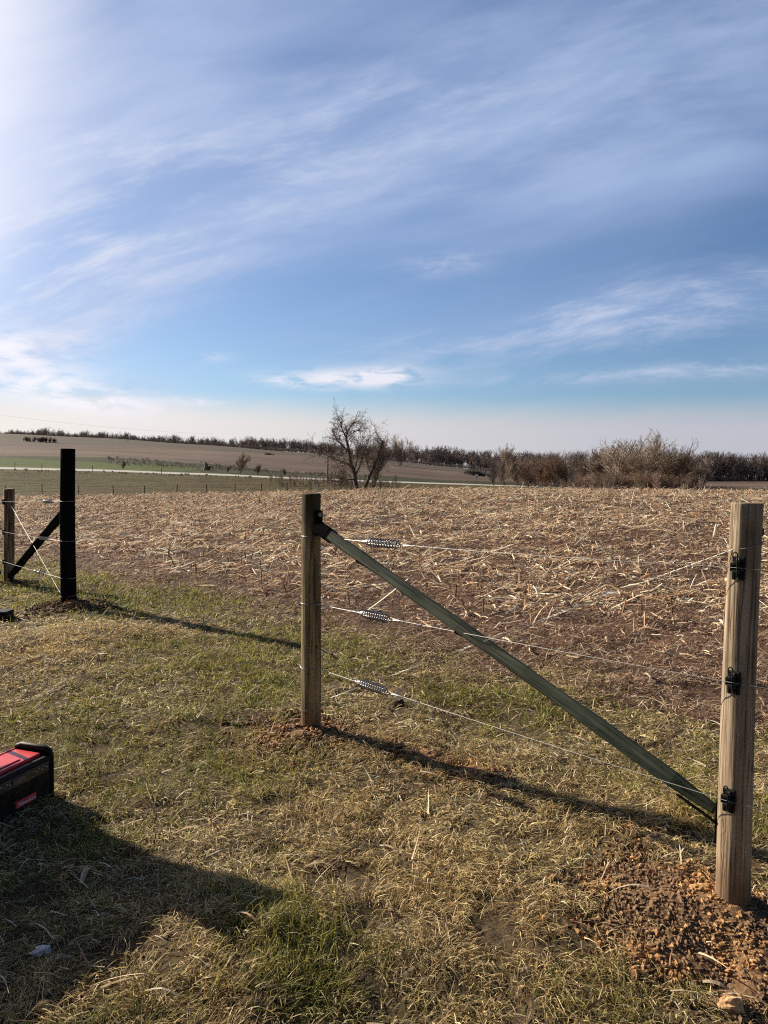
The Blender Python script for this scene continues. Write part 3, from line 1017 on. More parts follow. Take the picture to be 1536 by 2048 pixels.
# ------------------------------------------------------------------ fence posts
def post_shape(r0, r1, h, n=28, seed=0, sink=0.3, flat=0.0, top_cut=0.0):
    m = MB()
    zs = np.concatenate([[-sink], np.linspace(0, h, 22)])
    a = np.arange(n) * 2 * math.pi / n
    V = []
    for z in zs:
        t = max(z, 0) / h
        r_ = r0 * (1 - t) + r1 * t
        rr_ = r_ * (1 + 0.045 * np.sin(a * 3 + seed + z * 0.6) * math.cos(z * 2 + seed) + 0.02 * np.sin(a * 7 + seed * 2 + z) + 0.012 * np.sin(a * 13 + z * 2.2))
        off = 0.006 * math.sin(z * 2.3 + seed)
        zz = z + (top_cut * np.cos(a - 1.0) if z == zs[-1] else 0)
        V.append(np.stack([rr_ * np.cos(a) + off, rr_ * np.sin(a), np.broadcast_to(zz, a.shape)], -1))
    # narrow chamfer and the sawn top
    V.append(V[-1] * np.array([0.94, 0.94, 1]) + np.array([0, 0, 0.004]))
    k_ = len(V)
    V.append(np.array([[0, 0, h + 0.005]]))
    V = np.concatenate(V)
    q = [(i * n + j, i * n + (j + 1) % n, (i + 1) * n + (j + 1) % n, (i + 1) * n + j) for i in range(k_ - 1) for j in range(n)]
    t = [(k_ * n, (k_ - 1) * n + j, (k_ - 1) * n + (j + 1) % n) for j in range(n)]
    return m.add(V, q, t)


def ring_pts(r_, z, a0=0, a1=2 * math.pi, tilt=(0, 0), n=28):
    a = np.linspace(a0, a1, n)
    return np.stack([r_ * np.cos(a), r_ * np.sin(a), z + tilt[0] * np.cos(a) * r_ + tilt[1] * np.sin(a) * r_], -1)


def make_post(name, xy, r0, r1, h, mat, label, seed, cut=0.0):
    o = empty(name, (xy[0], xy[1], gz(xy[0], xy[1])), label, 'fence post', 'wooden posts of the new fence')
    post_shape(r0, r1, h, seed=seed, top_cut=cut).build('shaft', mat, o, smooth=True)
    return o


def height_at(xy, px_, py_):
    """height above the ground at a post where a pixel row meets it"""
    d = ray(px_, py_)
    p = CAM + d * (xy[1] / d[1])
    return p[2] - gz(xy[0], xy[1])


hM = height_at(MID, 623, 988)
hR = height_at(RGT, 1500, 1008)
hD = height_at(DRK, 132, 898)
hL = height_at(LFT, 17, 978)
pM = make_post('fence_post', MID, 0.061, 0.058, hM, M_POST, 'weathered brown round post in the middle with a dark damp top and three wire loops', 1, 0.003)
pR = make_post('fence_post', RGT, 0.0595, 0.053, hR, M_POST2, 'pale brown round post nearest the camera with three black clips, at the right edge', 2.3, 0.0)
pD = make_post('fence_post', DRK, 0.092, 0.083, hD, M_BLACKPOST, 'tall thick black post standing well above the other posts', 3.1, 0.0)
pL = make_post('fence_post', LFT, 0.080, 0.074, hL, M_POST3, 'stained grey and brown post at the left edge behind the tall black post', 4.4, 0.004)


def W3(post, p):
    """a local point of a post in world coordinates"""
    return np.array(post.location) + np.array(p)


def unit(v):
    v = np.asarray(v, float)
    return v / np.linalg.norm(v)


dirMR = unit([RGT[0] - MID[0], RGT[1] - MID[1], 0])
dirLD = unit([DRK[0] - LFT[0], DRK[1] - LFT[1], 0])


def insulator(post, ang, z, r_, s=1.0):
    """black pin-lock clip screwed to the post: parts clip > pin, screw"""
    n_ = np.array([math.cos(ang), math.sin(ang), 0]); t_ = np.array([-math.sin(ang), math.cos(ang), 0])
    Mx = np.stack([n_, t_, [0, 0, 1]], axis=1)

    def L(p): return Mx @ (np.array(p) * s) + n_ * r_ + np.array([0, 0, z])
    b = MB()
    b.box(L((0.007, 0, 0)), np.array((0.014, 0.042, 0.084)) * s, Mx, 0.003 * s)
    b.box(L((0.022, 0, 0.019)), np.array((0.020, 0.026, 0.014)) * s, Mx, 0.003 * s)
    b.box(L((0.022, 0, -0.012)), np.array((0.020, 0.030, 0.014)) * s, Mx, 0.003 * s)
    b.box(L((0.012, 0.021, 0.004)), np.array((0.016, 0.010, 0.030)) * s, Mx, 0.002 * s)
    b.box(L((0.012, -0.021, 0.004)), np.array((0.016, 0.010, 0.030)) * s, Mx, 0.002 * s)
    for k_ in range(4):
        b.box(L((0.016, -0.012 + 0.008 * k_, -0.030)), np.array((0.006, 0.003, 0.016)) * s, Mx)
    body = b.build('wire_clip', M_BLACK, post)
    a = np.linspace(0, math.pi, 10)
    loop = [L((0.031, 0.004, -0.026)), L((0.031, 0.004, 0.045))] + [L((0.031, -0.004 + 0.008 * math.cos(q), 0.047 + 0.012 * math.sin(q))) for q in a] + [L((0.031, -0.012, 0.038))]
    MB().tube(loop, 0.0022 * s, 6).build('pin', M_BLACK, body)
    for zz in (0.034, -0.036):
        c0, c1 = L((0.013, 0.0, zz)), L((0.018, 0.0, zz))
        MB().tube([c0, c1], 0.0055 * s, 10).build('screw', M_WIRE, body)
    return L((0.024, 0, 0.003))


# clips on the nearest post face the mown side, a little to the left
angR = math.atan2(-RGT[1], -RGT[0]) - R(6)
zc = [height_at(RGT, 1485, 1134), height_at(RGT, 1480, 1359), height_at(RGT, 1470, 1591)]
att = [W3(pR, insulator(pR, angR - R(14), z, 0.0565)) for z in zc]
zl = [height_at(LFT, 12, 1003), height_at(LFT, 12, 1063), height_at(LFT, 12, 1122)]
angL = math.atan2(-LFT[1], -LFT[0]) - R(60)
attL = [W3(pL, insulator(pL, angL, z, 0.076)) for z in zl]


def helix(A, B, r_, turns, per=9):
    A, B = np.asarray(A), np.asarray(B)
    d = unit(B - A)
    a = unit(np.cross(d, [0, 0, 1])); b = np.cross(d, a)
    n = int(turns * per)
    t = np.linspace(0, 1, n + 1)
    an = t * turns * 2 * math.pi
    rr_ = r_ * np.where((t < 0.05) | (t > 0.95), 0.8, 1)
    return A + (B - A) * t[:, None] + (np.cos(an) * rr_)[:, None] * a + (np.sin(an) * rr_)[:, None] * b


def on_line(A, B, px_):
    """parameter along A-B whose projection has this pixel column"""
    lo_, hi_ = 0.0, 1.0

    def col_(t):
        p = A + (B - A) * t - CAM
        return W / 2 + F * np.dot(p, _r) / np.dot(p, _f)
    sg = 1 if col_(1) > col_(0) else -1
    for _ in range(40):
        m = (lo_ + hi_) / 2
        if (col_(m) - px_) * sg < 0: lo_ = m
        else: hi_ = m
    return (lo_ + hi_) / 2


def sag(A, B, t, s):
    return A + (B - A) * t + np.array([0, 0, -4 * s * t * (1 - t)])


def fence_wire(A, B, post_r, postc, spx, label, grp, out_to=None, tail=True, s=0.01, wr=0.0014, sr=0.023, turns=11, beyond=None, tiltz=0.0):
    """wire from a loop round a post (parts: strand, loop, spring, sleeves)"""
    o = empty('fence_wire', A, label, 'fence wire', grp)
    A, B = np.asarray(A), np.asarray(B)
    o_ = np.array(A)
    t0, t1 = on_line(A, B, spx[0]), on_line(A, B, spx[1])
    if t0 > t1: t0, t1 = t1, t0
    m = MB()
    m.tube([sag(A, B, t, s) - o_ for t in np.linspace(0, t0 + 0.004, 8)], wr * 1.7, 6)
    pts = [sag(A, B, t, s) - o_ for t in np.linspace(t1 - 0.004, 1, 16)]
    m.tube(pts, wr, 5)
    if beyond is not None:
        m.tube([B - o_, np.asarray(beyond) - o_], wr * 1.3, 5)
    m.build('strand', M_WIRE, o)
    a0 = math.atan2(A[1] - postc[1], A[0] - postc[0])
    loop = ring_pts(post_r + 0.001, 0, a0, a0 + 2 * math.pi, (0.0, tiltz), 30) + np.array([postc[0], postc[1], A[2]]) - o_
    MB().tube(loop, wr * 1.5, 6).build('loop', M_WIRE, o)
    S0, S1 = sag(A, B, t0, s), sag(A, B, t1, s)
    d = unit(S1 - S0)
    MB().tube(helix(S0, S1, sr, turns) - o_, 0.0036, 6).build('spring', M_SPRING, o)
    rods = MB()
    up = np.array([0, 0, 1.0])
    for sg in (-1, 1):
        rods.tube([S0 - d * 0.055 + up * 0.000 - o_, S0 + up * sr * 0.4 * sg - o_, S1 + up * sr * 0.4 * sg - o_, S1 + d * 0.10 - o_], 0.0016, 5)
    if tail:
        rods.tube([S0 - d * 0.03 + up * 0.006 - o_, S0 - d * 0.06 + up * 0.008 - o_, S0 - d * 0.13 + up * 0.034 - o_], 0.0022, 5)
    rods.build('tension_rod', M_SPRING, o)
    for t in (t1 + 0.05, t1 + 0.10):
        c0 = sag(A, B, t, s) - o_
        MB().tube([c0 - d * 0.011, c0 + d * 0.011], 0.0038, 8).build('crimp_sleeve', M_SPRING, o)
    return o


def rim(post_xy, z, r_, d):
    return np.array([post_xy[0], post_xy[1], gz(*post_xy) + z]) + np.array(d) * r_


side = unit(dirMR + np.array([0.0, -0.35, 0]))
zm = [height_at(MID, 640, 1072), height_at(MID, 640, 1205), height_at(MID, 640, 1331)]
lab = ['top wire of the near brace, coil spring right beside the middle post top', 'middle wire of the near brace, its spring above the crossing of the thin diagonal',
       'lowest wire of the near brace, its spring holding a scrap of white plastic']
ext = [(1536, 1140), (1536, 1371), (1536, 1612)]
for i, (z, B, sp, lb) in enumerate(zip(zm, att, [(736, 796), (727, 776), (721, 772)], lab)):
    A = rim(MID, z, 0.063, side)
    e = ray(*ext[i])
    beyond = B + unit(np.array([dirMR[0], dirMR[1] * 0.6, -0.02])) * 1.2
    fence_wire(A, B, 0.062, MID, sp, lb, 'wires of the near brace', beyond=beyond, s=0.006 if i else 0.012, tiltz=[0.0, 0.05, 0.18][i])

# twisted diagonal brace wire
zlow = height_at(MID, 603, 1418); zhigh = height_at(RGT, 1480, 1080)
A = rim(MID, height_at(MID, 638, 1402), 0.062, side); B = rim(RGT, zhigh - 0.03, 0.056, unit([-0.9, -0.4, 0]))
o = empty('brace_wire', A, 'thin twisted diagonal wire from the foot of the middle post to the right post', 'brace wire')
m1 = MB()
L_ = np.linalg.norm(B - A); d_ = unit(B - A)
for ph in (0, math.pi):
    t = np.linspace(0, 1, 420)
    a_ = unit(np.cross(d_, [0, 0, 1])); b2 = np.cross(d_, a_)
    an = t * 2 * math.pi * 46 + ph
    amp_ = 0.0026 * np.clip(np.minimum(t, 1 - t) * 6, 0.3, 1)
    m1.tube((B - A) * t[:, None] + (np.cos(an) * amp_)[:, None] * a_ + (np.sin(an) * amp_)[:, None] * b2, 0.0008, 4)
m1.build('strand', M_WIRE, o)
a0 = math.atan2(A[1] - MID[1], A[0] - MID[0])
MB().tube(ring_pts(0.0625, 0, a0 - math.pi * 1.2, a0, (0.28, 0.18), 20) + np.array([MID[0], MID[1], A[2] - 0.03]) - A, 0.0018, 5).build('loop', M_WIRE, o)
a0 = math.atan2(B[1] - RGT[1], B[0] - RGT[0])
MB().tube(ring_pts(0.0565, 0, a0, a0 + math.pi * 1.3, (0.32, 0.1), 20) + np.array([RGT[0], RGT[1], B[2] + 0.018]) - A, 0.0018, 5).build('loop', M_WIRE, o)

# staple and black clip at the far side of the right post
MB().box((0.055, 0.02, zhigh + 0.03), (0.03, 0.02, 0.03), bev=0.004).build('staple', M_BLACK, pR)


# ------------------------------------------------------------------ diagonal braces
def brace(A, B, w, h_, mat, label, end_hi, end_lo, bolt_at):
    A, B = np.asarray(A), np.asarray(B)
    o = empty('brace_rail', A, label, 'brace', 'diagonal braces of the new fence')
    d = unit(B - A)
    s_ = unit(np.cross(d, [0, 0, 1])); u2 = np.cross(s_, d)
    rot = R(28)
    s2 = s_ * math.cos(rot) + u2 * math.sin(rot); u3 = u2 * math.cos(rot) - s_ * math.sin(rot)
    Ln = np.linalg.norm(B - A)
    prof = [(-.5, -.38), (-.38, -.5), (.38, -.5), (.5, -.38), (.5, .38), (.38, .5), (0.05, .54), (-.38, .5), (-.5, .38)]
    k_ = 30; n = len(prof)
    V = []
    for i in range(k_ + 1):
        t = i / k_
        wob = 0.003 * math.sin(t * 17) + 0.002 * math.sin(t * 41 + 1)
        for (a, b) in prof:
            tp_ = 1 - 0.35 * max(0.0, (t - 0.93) / 0.07)
            V.append(d * Ln * t + s2 * a * (w + wob) * tp_ + u3 * b * (h_ + wob) * tp_ + u2 * 0.006 * math.sin(t * 3.1))
    q = [(i * n + j, i * n + (j + 1) % n, (i + 1) * n + (j + 1) % n, (i + 1) * n + j) for i in range(k_) for j in range(n)]
    V = np.array(V)
    V = np.vstack([V, V[:n].mean(0), V[-n:].mean(0)])
    t_ = [((k_ + 1) * n, (j + 1) % n, j) for j in range(n)] + [((k_ + 1) * n + 1, k_ * n + j, k_ * n + (j + 1) % n) for j in range(n)]
    # local frame with Z along the rail so that the grain follows it
    Mx = np.stack([s2, u3, d], axis=1)
    me_o = MB().add(V @ Mx, q, t_).build('rail', mat, o)
    me_o.matrix_local = Matrix([list(Mx[0]) + [0], list(Mx[1]) + [0], list(Mx[2]) + [0], [0, 0, 0, 1]])
    return o, d, s2, u3, Ln, Mx


zt = height_at(MID, 640, 1056)
A = rim(MID, zt, 0.085, dirMR) + np.array([0, -0.01, 0])
zb = height_at(RGT, 1436, 1632)
B = rim(RGT, zb, 0.076, -dirMR) + np.array([0.0, -0.0, 0])
o, d, s2, u3, Ln, Mx = brace(A, B, 0.078, 0.062, M_BRACE, 'dark green diagonal rail sloping from the middle post down to the right post', 0, 0, 0)
# hinge bracket and bolt on the middle post
vdir = np.array([0, 0, 1.0])
bk = MB()
fr = np.stack([dirMR, np.cross([0, 0, 1], dirMR), vdir], axis=1)
bk.box(-dirMR * 0.022 + vdir * 0.035, (0.006, 0.062, 0.15), fr, 0.002)
bk.box(d * 0.045, (0.090, 0.080, 0.125), Mx, 0.008)
bk.build('bracket', M_BRACKET, o)
MB().tube([-dirMR * 0.02 + vdir * 0.085, -dirMR * 0.004 + vdir * 0.085], 0.0125, 12).build('bolt', M_WIRE, o)
bb = MB()
bb.box((B - A) + dirMR * 0.018 - vdir * 0.035, (0.006, 0.060, 0.16), fr, 0.002)
bb.box((B - A) - d * 0.05 - u3 * 0.036, (0.060, 0.010, 0.16), Mx, 0.003)
bb.build('bracket', M_BRACKET, o)
for tt in (0.16, 0.47):
    MB().box(d * Ln * tt, (0.083, 0.068, 0.006), Mx, 0.002).build('strap', M_BLACKM, o)

zt = height_at(DRK, 115, 1022)
A2 = rim(DRK, zt, 0.10, -dirLD)
B2 = rim(LFT, height_at(LFT, 22, 1150), 0.095, dirLD)
o2, d2, s22, u32, Ln2, Mx2 = brace(A2, B2, 0.088, 0.088, M_BLACKPOST, 'black diagonal rail sloping from the tall black post down to the leftmost post', 0, 0, 0)
fr2 = np.stack([dirLD, np.cross([0, 0, 1], dirLD), vdir], axis=1)
MB().box((B2 - A2) - dirLD * 0.016 - vdir * 0.03, (0.006, 0.07, 0.14), fr2, 0.002).build('bracket', M_BLACKM, o2)
cb = (B2 - A2) - vdir * 0.05 + np.array([0.0, -0.075, 0])
MB().tube([cb, cb + np.array([0, -0.012, 0])], 0.014, 12).build('bolt', M_WIRE, o2)

# wires of the far brace
zd = [height_at(DRK, 116, 1002), height_at(DRK, 116, 1081), height_at(DRK, 116, 1155)]
labL = ['top wire of the far brace, between the black post and the leftmost post', 'middle wire of the far brace at the left, its spring crossing the black rail',
        'lowest wire of the far brace at the left, its spring low over the grass']
sideD = unit(-dirLD + np.array([0.0, -0.9, 0]))
for z, B, sp, lb in zip(zd, attL, [(88, 106), (80, 97), (70, 90)], labL):
    A = rim(DRK, z, 0.092, sideD)
    fence_wire(A, B, 0.088, DRK, sp, lb, 'wires of the far brace', s=0.004, wr=0.0024, sr=0.022, turns=10, tail=False,
               beyond=B + unit(np.array([-dirLD[0], dirLD[1] * -1, 0]) * 1.0) * 0.6)
A = rim(LFT, zl[0] - 0.02, 0.078, unit([0.6, -0.8, 0])); B = rim(DRK, height_at(DRK, 114, 1185), 0.092, sideD)
o = empty('brace_wire', A, 'white diagonal wire between the leftmost post and the foot of the black post', 'brace wire')
MB().tube([(B - A) * t for t in np.linspace(0, 1, 12)], 0.0032, 5).build('strand', M_WIRE, o)
MB().tube(ring_pts(0.0925, 0, -math.pi, 0.2, (0.0, 0.25), 20) + np.array([DRK[0], DRK[1], B[2] - 0.02]) - A, 0.0028, 5).build('loop', M_WIRE, o)

# scrap of plastic on the lowest spring
s0 = at_depth(797, 1378, MID[1] - 0.35)
m = MB()
pts = np.array([[0, 0, 0], [.006, .003, -.02], [-.004, 0, -.045], [-.010, .002, -.075]])
for i in range(3):
    w0, w1 = (0.012, 0.009, 0.005, 0.002)[i:i + 2]
    m.add([pts[i] - [w0, 0, 0], pts[i] + [w0, .004, 0], pts[i + 1] + [w1, .004, 0], pts[i + 1] - [w1, 0, 0],
           pts[i] - [w0, -.002, 0], pts[i] + [w0, .006, 0], pts[i + 1] + [w1, .006, 0], pts[i + 1] - [w1, -.002, 0]],
          [(0, 1, 2, 3), (7, 6, 5, 4), (0, 4, 5, 1), (3, 2, 6, 7), (0, 3, 7, 4), (1, 5, 6, 2)])
o = m.build('plastic_scrap', M_PAPER, None)
o.location = tuple(s0)
tag(o, 'scrap of whitish plastic hanging from the lowest spring', 'plastic scrap')

# black rods sticking out behind the middle post
for (a, b_, lb) in (((652, 1176), (672, 1188), 'short black rod lying behind the middle post at the edge of the stubble'),
                    ((641, 1303), (664, 1316), 'short black rod lying behind the middle post in the grass')):
    p0, p1 = hit(*a), hit(*b_)
    p0[2] += 0.035; p1[2] += 0.035
    d0 = unit(p1 - p0)
    o = MB().tube([p0 - d0 * .1 - p0, p0 - p0, p1 - p0], [0.007, 0.009, 0.008], 8).build('black_rod', M_BLACK)
    o.location = tuple(p0)
    tag(o, lb, 'rod')


# ------------------------------------------------------------------ radio
def text_mesh(body, size, ext_=0.0006, shear=0.3):
    cu = bpy.data.curves.new('lettering', 'FONT')
    cu.body = body; cu.size = size; cu.extrude = ext_; cu.align_x = 'CENTER'; cu.align_y = 'CENTER'; cu.shear = shear
    tmp = bpy.data.objects.new('lettering', cu)
    C.objects.link(tmp)
    bpy.context.view_layer.update()
    me = bpy.data.meshes.new_from_object(tmp.evaluated_get(bpy.context.evaluated_depsgraph_get()))
    bpy.data.objects.remove(tmp)
    return me


cR = hit(114, 1590)
rx = unit([-0.30, -0.95, 0])                 # along the front face, toward the camera
rn = unit([0.95, -0.30, 0])                  # out of the front face
LEN, DEP, HT = 0.42, 0.24, 0.245
RO = np.array([cR[0], cR[1], gz(cR[0], cR[1]) - 0.012]) + rx * LEN / 2 - rn * DEP / 2
radio = empty('jobsite_radio', RO, 'black and red jobsite radio sitting in the grass at the left edge', 'radio')
radio.matrix_world = Matrix(((rx[0], rn[0], 0, RO[0]), (rx[1], rn[1], 0, RO[1]), (0, 0, 1, RO[2]), (0, 0, 0, 1)))
b = MB()
b.box((0, 0, 0.10), (LEN - 0.05, DEP - 0.02, 0.20), bev=0.018)
for sx in (-1, 1):
    b.box((sx * (LEN / 2 - 0.022), 0, 0.118), (0.044, DEP, 0.236), bev=0.02)
b.box((0, DEP / 2 - 0.024, 0.20), (LEN - 0.05, 0.030, 0.045), bev=0.008)
b.build('body', M_BLACK, radio)
tp = MB()
tp.box((0, -0.012, 0.212), (LEN - 0.086, DEP - 0.085, 0.040), bev=0.005)
tp.box((0, -DEP / 2 + 0.022, 0.222), (LEN - 0.086, 0.018, 0.026), bev=0.005)
tp.box((0.04, -0.012, 0.2335), (0.20, DEP - 0.13, 0.008), bev=0.002)
tp.build('lid', M_RED, radio)
for sx in (-1, 1):
    hb = MB()
    xx = sx * (LEN / 2 - 0.022)
    hb.tube([(xx, -DEP / 2 + .02, 0.215), (xx, -DEP / 2 + .024, 0.238), (xx, -DEP / 2 + .05, 0.248), (xx, DEP / 2 - .05, 0.248), (xx, DEP / 2 - .024, 0.238), (xx, DEP / 2 - .02, 0.215)], 0.015, 10)
    hb.build('carry_handle', M_BLACK, radio, smooth=True)
fp = MB()
fp.box((0, DEP / 2 - 0.006, 0.178), (LEN - 0.10, 0.010, 0.050), bev=0.003)
panel = fp.build('control_panel', simple('panel_plastic', (0.02, 0.021, 0.026), 0.3), radio)
sc_ = MB().box((0.03, DEP / 2 + 0.0005, 0.182), (0.075, 0.006, 0.026), bev=0.001).build('display', M_SCREEN, panel)
for i in range(10):
    xx = (-0.145 + i * 0.017) if i < 6 else (0.085 + (i - 6) * 0.017)
    MB().box((xx, DEP / 2 + 0.0005, 0.182 + (0.005 if i % 2 else -0.003)), (0.006, 0.005, 0.003), bev=0.0008).build('button', M_WHITE, panel)
# speaker grilles
for cx_ in (-0.10, 0.10):
    gr = MB()
    for ri in (0.022, 0.034, 0.046, 0.056):
        a = np.linspace(0, 2 * math.pi, 28)
        gr.tube(np.stack([cx_ + ri * np.cos(a), np.full(28, DEP / 2 - 0.009), 0.088 + ri * np.sin(a)], -1), 0.002, 5)
    gr.build('speaker_grille', M_BLACKM, radio)
bd = MB()
bd.box((-0.015, DEP / 2 - 0.004, 0.066), (0.125, 0.006, 0.034), bev=0.002)
bd.add([(-0.09, DEP / 2 - .0005, 0.045), (-0.05, DEP / 2 - .0005, 0.052), (0.07, DEP / 2 - .0005, 0.087), (0.02, DEP / 2 - .0005, 0.084),
        (-0.09, DEP / 2 - .004, 0.045), (-0.05, DEP / 2 - .004, 0.052), (0.07, DEP / 2 - .004, 0.087), (0.02, DEP / 2 - .004, 0.084)],
       [(3, 2, 1, 0), (4, 5, 6, 7), (0, 1, 5, 4), (1, 2, 6, 5), (2, 3, 7, 6), (3, 0, 4, 7)])
badge = bd.build('badge', M_RED, radio)
tm = text_mesh('Milwaukee', 0.026)
lt = link('lettering', tm, M_WHITE, badge)
lt.location = (-0.012, DEP / 2 + 0.0012, 0.066)
lt.rotation_euler = (R(90), 0, R(180))

# dark box end at the left edge further back
p0 = hit(6, 1243)
o = empty('tool_case', (p0[0] - 0.18, p0[1] + 0.1, gz(p0[0], p0[1])), 'small black case cut by the left edge in front of the leftmost posts', 'tool case')
MB().box((0, 0, 0.045), (0.42, 0.2, 0.07), bev=0.012).build('body', M_BLACK, o)
MB().box((0, 0, 0.09), (0.42, 0.2, 0.03), bev=0.01).build('lid', M_BLACK, o)
MB().tube([(-.06, -.1, .07), (-.06, -.13, .07), (.06, -.13, .07), (.06, -.1, .07)], 0.008, 8).build('handle', M_BLACK, o)

# ---- made-up stand-ins outside the frame to the left, shaped to shade the grass
sd = np.array([-0.816, 0.577, 0]); nd_ = np.array([0.577, 0.816, 0])     # toward the sun, and across it
TH = 0.95
def tpos(n_, t): return nd_ * n_ + sd * (t + 1.936 + TH / math.tan(SUN_EL) - 0.0)
tc0 = tpos(1.32, 0.47)
o = empty('table_shade_caster', (tc0[0], tc0[1], gz(tc0[0], tc0[1])), 'unseen table left of the radio, made up to cast the shadow on the grass', 'table')
fm = np.stack([nd_, sd, [0, 0, 1]], axis=1)
MB().box(fm @ np.array((-0.165, 0.105, TH - 0.02)), (0.85, 1.25, 0.035), fm, 0.008).build('caster_top', M_BLACKM, o)
MB().box(fm @ np.array((0.425, -0.06, TH - 0.02)), (0.328, 0.92, 0.035), fm, 0.008).build('caster_side', M_BLACKM, o)  # shorter slab, so the added shadow stays off the radio lid
for sx in (-.53, .53):
    for sy in (-.44, .24):
        p_ = fm @ np.array((sx, sy, 0))
        MB().tube([p_ + [0, 0, -0.02], p_ + [0, 0, TH - 0.045]], 0.013, 8).build('leg', M_WIRE, o)
tb = tpos(1.78, -0.03)  # unseen box added to push out the tip of the table's shadow
o = empty('box_shade_caster', (tb[0], tb[1], gz(tb[0], tb[1]) + TH), 'unseen dark box added on the corner of the made-up table to lengthen its shadow', 'tool box')
MB().box((0, 0, 0.05), (0.30, 0.22, 0.09), fm, 0.01).build('body', M_BLACK, o)
MB().box((0, 0, 0.11), (0.31, 0.23, 0.025), fm, 0.008).build('lid', M_BLACKM, o)
MB().tube([fm @ np.array(q) for q in ((-.06, 0, .12), (-.05, 0, .15), (.05, 0, .15), (.06, 0, .12))], 0.007, 8).build('handle', M_BLACK, o)


# ------------------------------------------------------------------ small litter one can count
def crumple(name, loc, size, mat, label, cat, seed, flat=0.5):
    V0, F0 = icosphere(2)
    r2 = np.random.default_rng(seed)
    f = 1 + 0.5 * (fbm(V0[:, 0] * 2.3 + 5 + seed, V0[:, 1] * 2.3 + V0[:, 2] * 1.7 + 9, seed, 3) - 0.5)[:, None] * 2 + r2.normal(0, .06, (len(V0), 1))
    V = V0 * f * np.array(size)
    o = MB().add(V, (), F0).build(name, mat)
    o.location = tuple(loc)
    return tag(o, label, cat)


for px_, py_, sz, mt, nm, lb, ct in (
        (85, 1910, (.034, .022, .012), M_PAPER, 'crumpled_wrapper', 'crumpled whitish wrapper lying in the shaded grass at lower left', 'wrapper'),
        (800, 1412, (.035, .03, .03), simple('dark_clod', (0.06, 0.05, 0.03), 0.9), 'clod', 'dark clod of earth under the lowest spring', 'clod'),
        (922, 1912, (.012, .010, .008), simple('tan_stone', (0.42, 0.28, 0.15), 0.8), 'pebble', 'small tan pebble in the grass at the bottom centre', 'pebble'),
        (85, 2022, (.026, .018, .014), simple('orange_lump', (0.48, 0.30, 0.12), 0.9), 'clay_lump', 'orange lump of clay at the bottom left corner', 'clay lump'),
        (1462, 2020, (.040, .030, .022), simple('clay', (0.50, 0.30, 0.14), 0.95), 'clay_lump', 'large pale orange lump of clay at the bottom right corner', 'clay lump'),
        (1400, 1782, (.035, .025, .012), simple('clay2', (0.48, 0.26, 0.10), 0.95), 'clay_lump', 'orange lump of clay against the foot of the right post', 'clay lump')):
    p0 = hit(px_, py_)
    crumple(nm, p0 + np.array([0, 0, sz[2] * 0.5 + 0.006]), sz, mt, lb, ct, int(px_))


def curled_leaf(px_, py_, L, w, az_, label, seed):
    p0 = hit(px_, py_)
    v, q, t = strips(np.array([[0, 0, 0.02]]), np.array([az_]), np.array([0.12]), np.array([L]), np.array([w]), np.array([0.35]),
                     np.array([[0.50, 0.38, 0.24]]), 8, fold=0.7, taper=False)
    v2 = v + np.array([0, 0, 0.0012])
    n = len(v)
    o = link('corn_leaf', mesh_np('corn_leaf', v, q, tint=t), M_STRAW)
    o.location = tuple(p0)
    sm = o.modifiers.new('thickness', 'SOLIDIFY'); sm.thickness = 0.0015
    tag(o, label, 'corn leaf')


curled_leaf(1405, 1975, 0.10, 0.018, 2.0, 'pale dry corn leaf below the reddish soil near the right post', 1)
curled_leaf(175, 1745, 0.09, 0.022, 3.0, 'broad dead leaf lying in the shadow below the radio', 2)
curled_leaf(760, 1700, 0.15, 0.012, 2.2, 'long tan stem lying in the grass below the middle post', 3)


# ------------------------------------------------------------------ bare trees
class Segs:
    def __init__(s): s.a, s.b, s.ra, s.rb = [], [], [], []

    def add(s, a, b, ra, rb):
        s.a.append(a); s.b.append(b); s.ra.append(ra); s.rb.append(rb)

    def mesh(s, name, n=3):
        A = np.array(s.a); B = np.array(s.b); ra = np.array(s.ra); rb = np.array(s.rb)
        d = B - A
        d /= np.linalg.norm(d, axis=1)[:, None] + 1e-9
        ref = np.where(np.abs(d[:, 2:3]) < 0.9, np.array([[0, 0, 1.0]]), np.array([[1.0, 0, 0]]))
        u_ = np.cross(d, ref); u_ /= np.linalg.norm(u_, axis=1)[:, None]
        v_ = np.cross(d, u_)
        an = np.arange(n) * 2 * math.pi / n
        ring = np.cos(an)[None, :, None] * u_[:, None] + np.sin(an)[None, :, None] * v_[:, None]
        V = np.concatenate([A[:, None] + ring * ra[:, None, None], B[:, None] + ring * rb[:, None, None]], axis=1)
        q = np.array([(j, (j + 1) % n, n + (j + 1) % n, n + j) for j in range(n)])
        Qs = (np.arange(len(A)) * 2 * n)[:, None, None] + q[None]
        return mesh_np(name, V.reshape(-1, 3), Qs.reshape(-1, 4), smooth=n > 4)


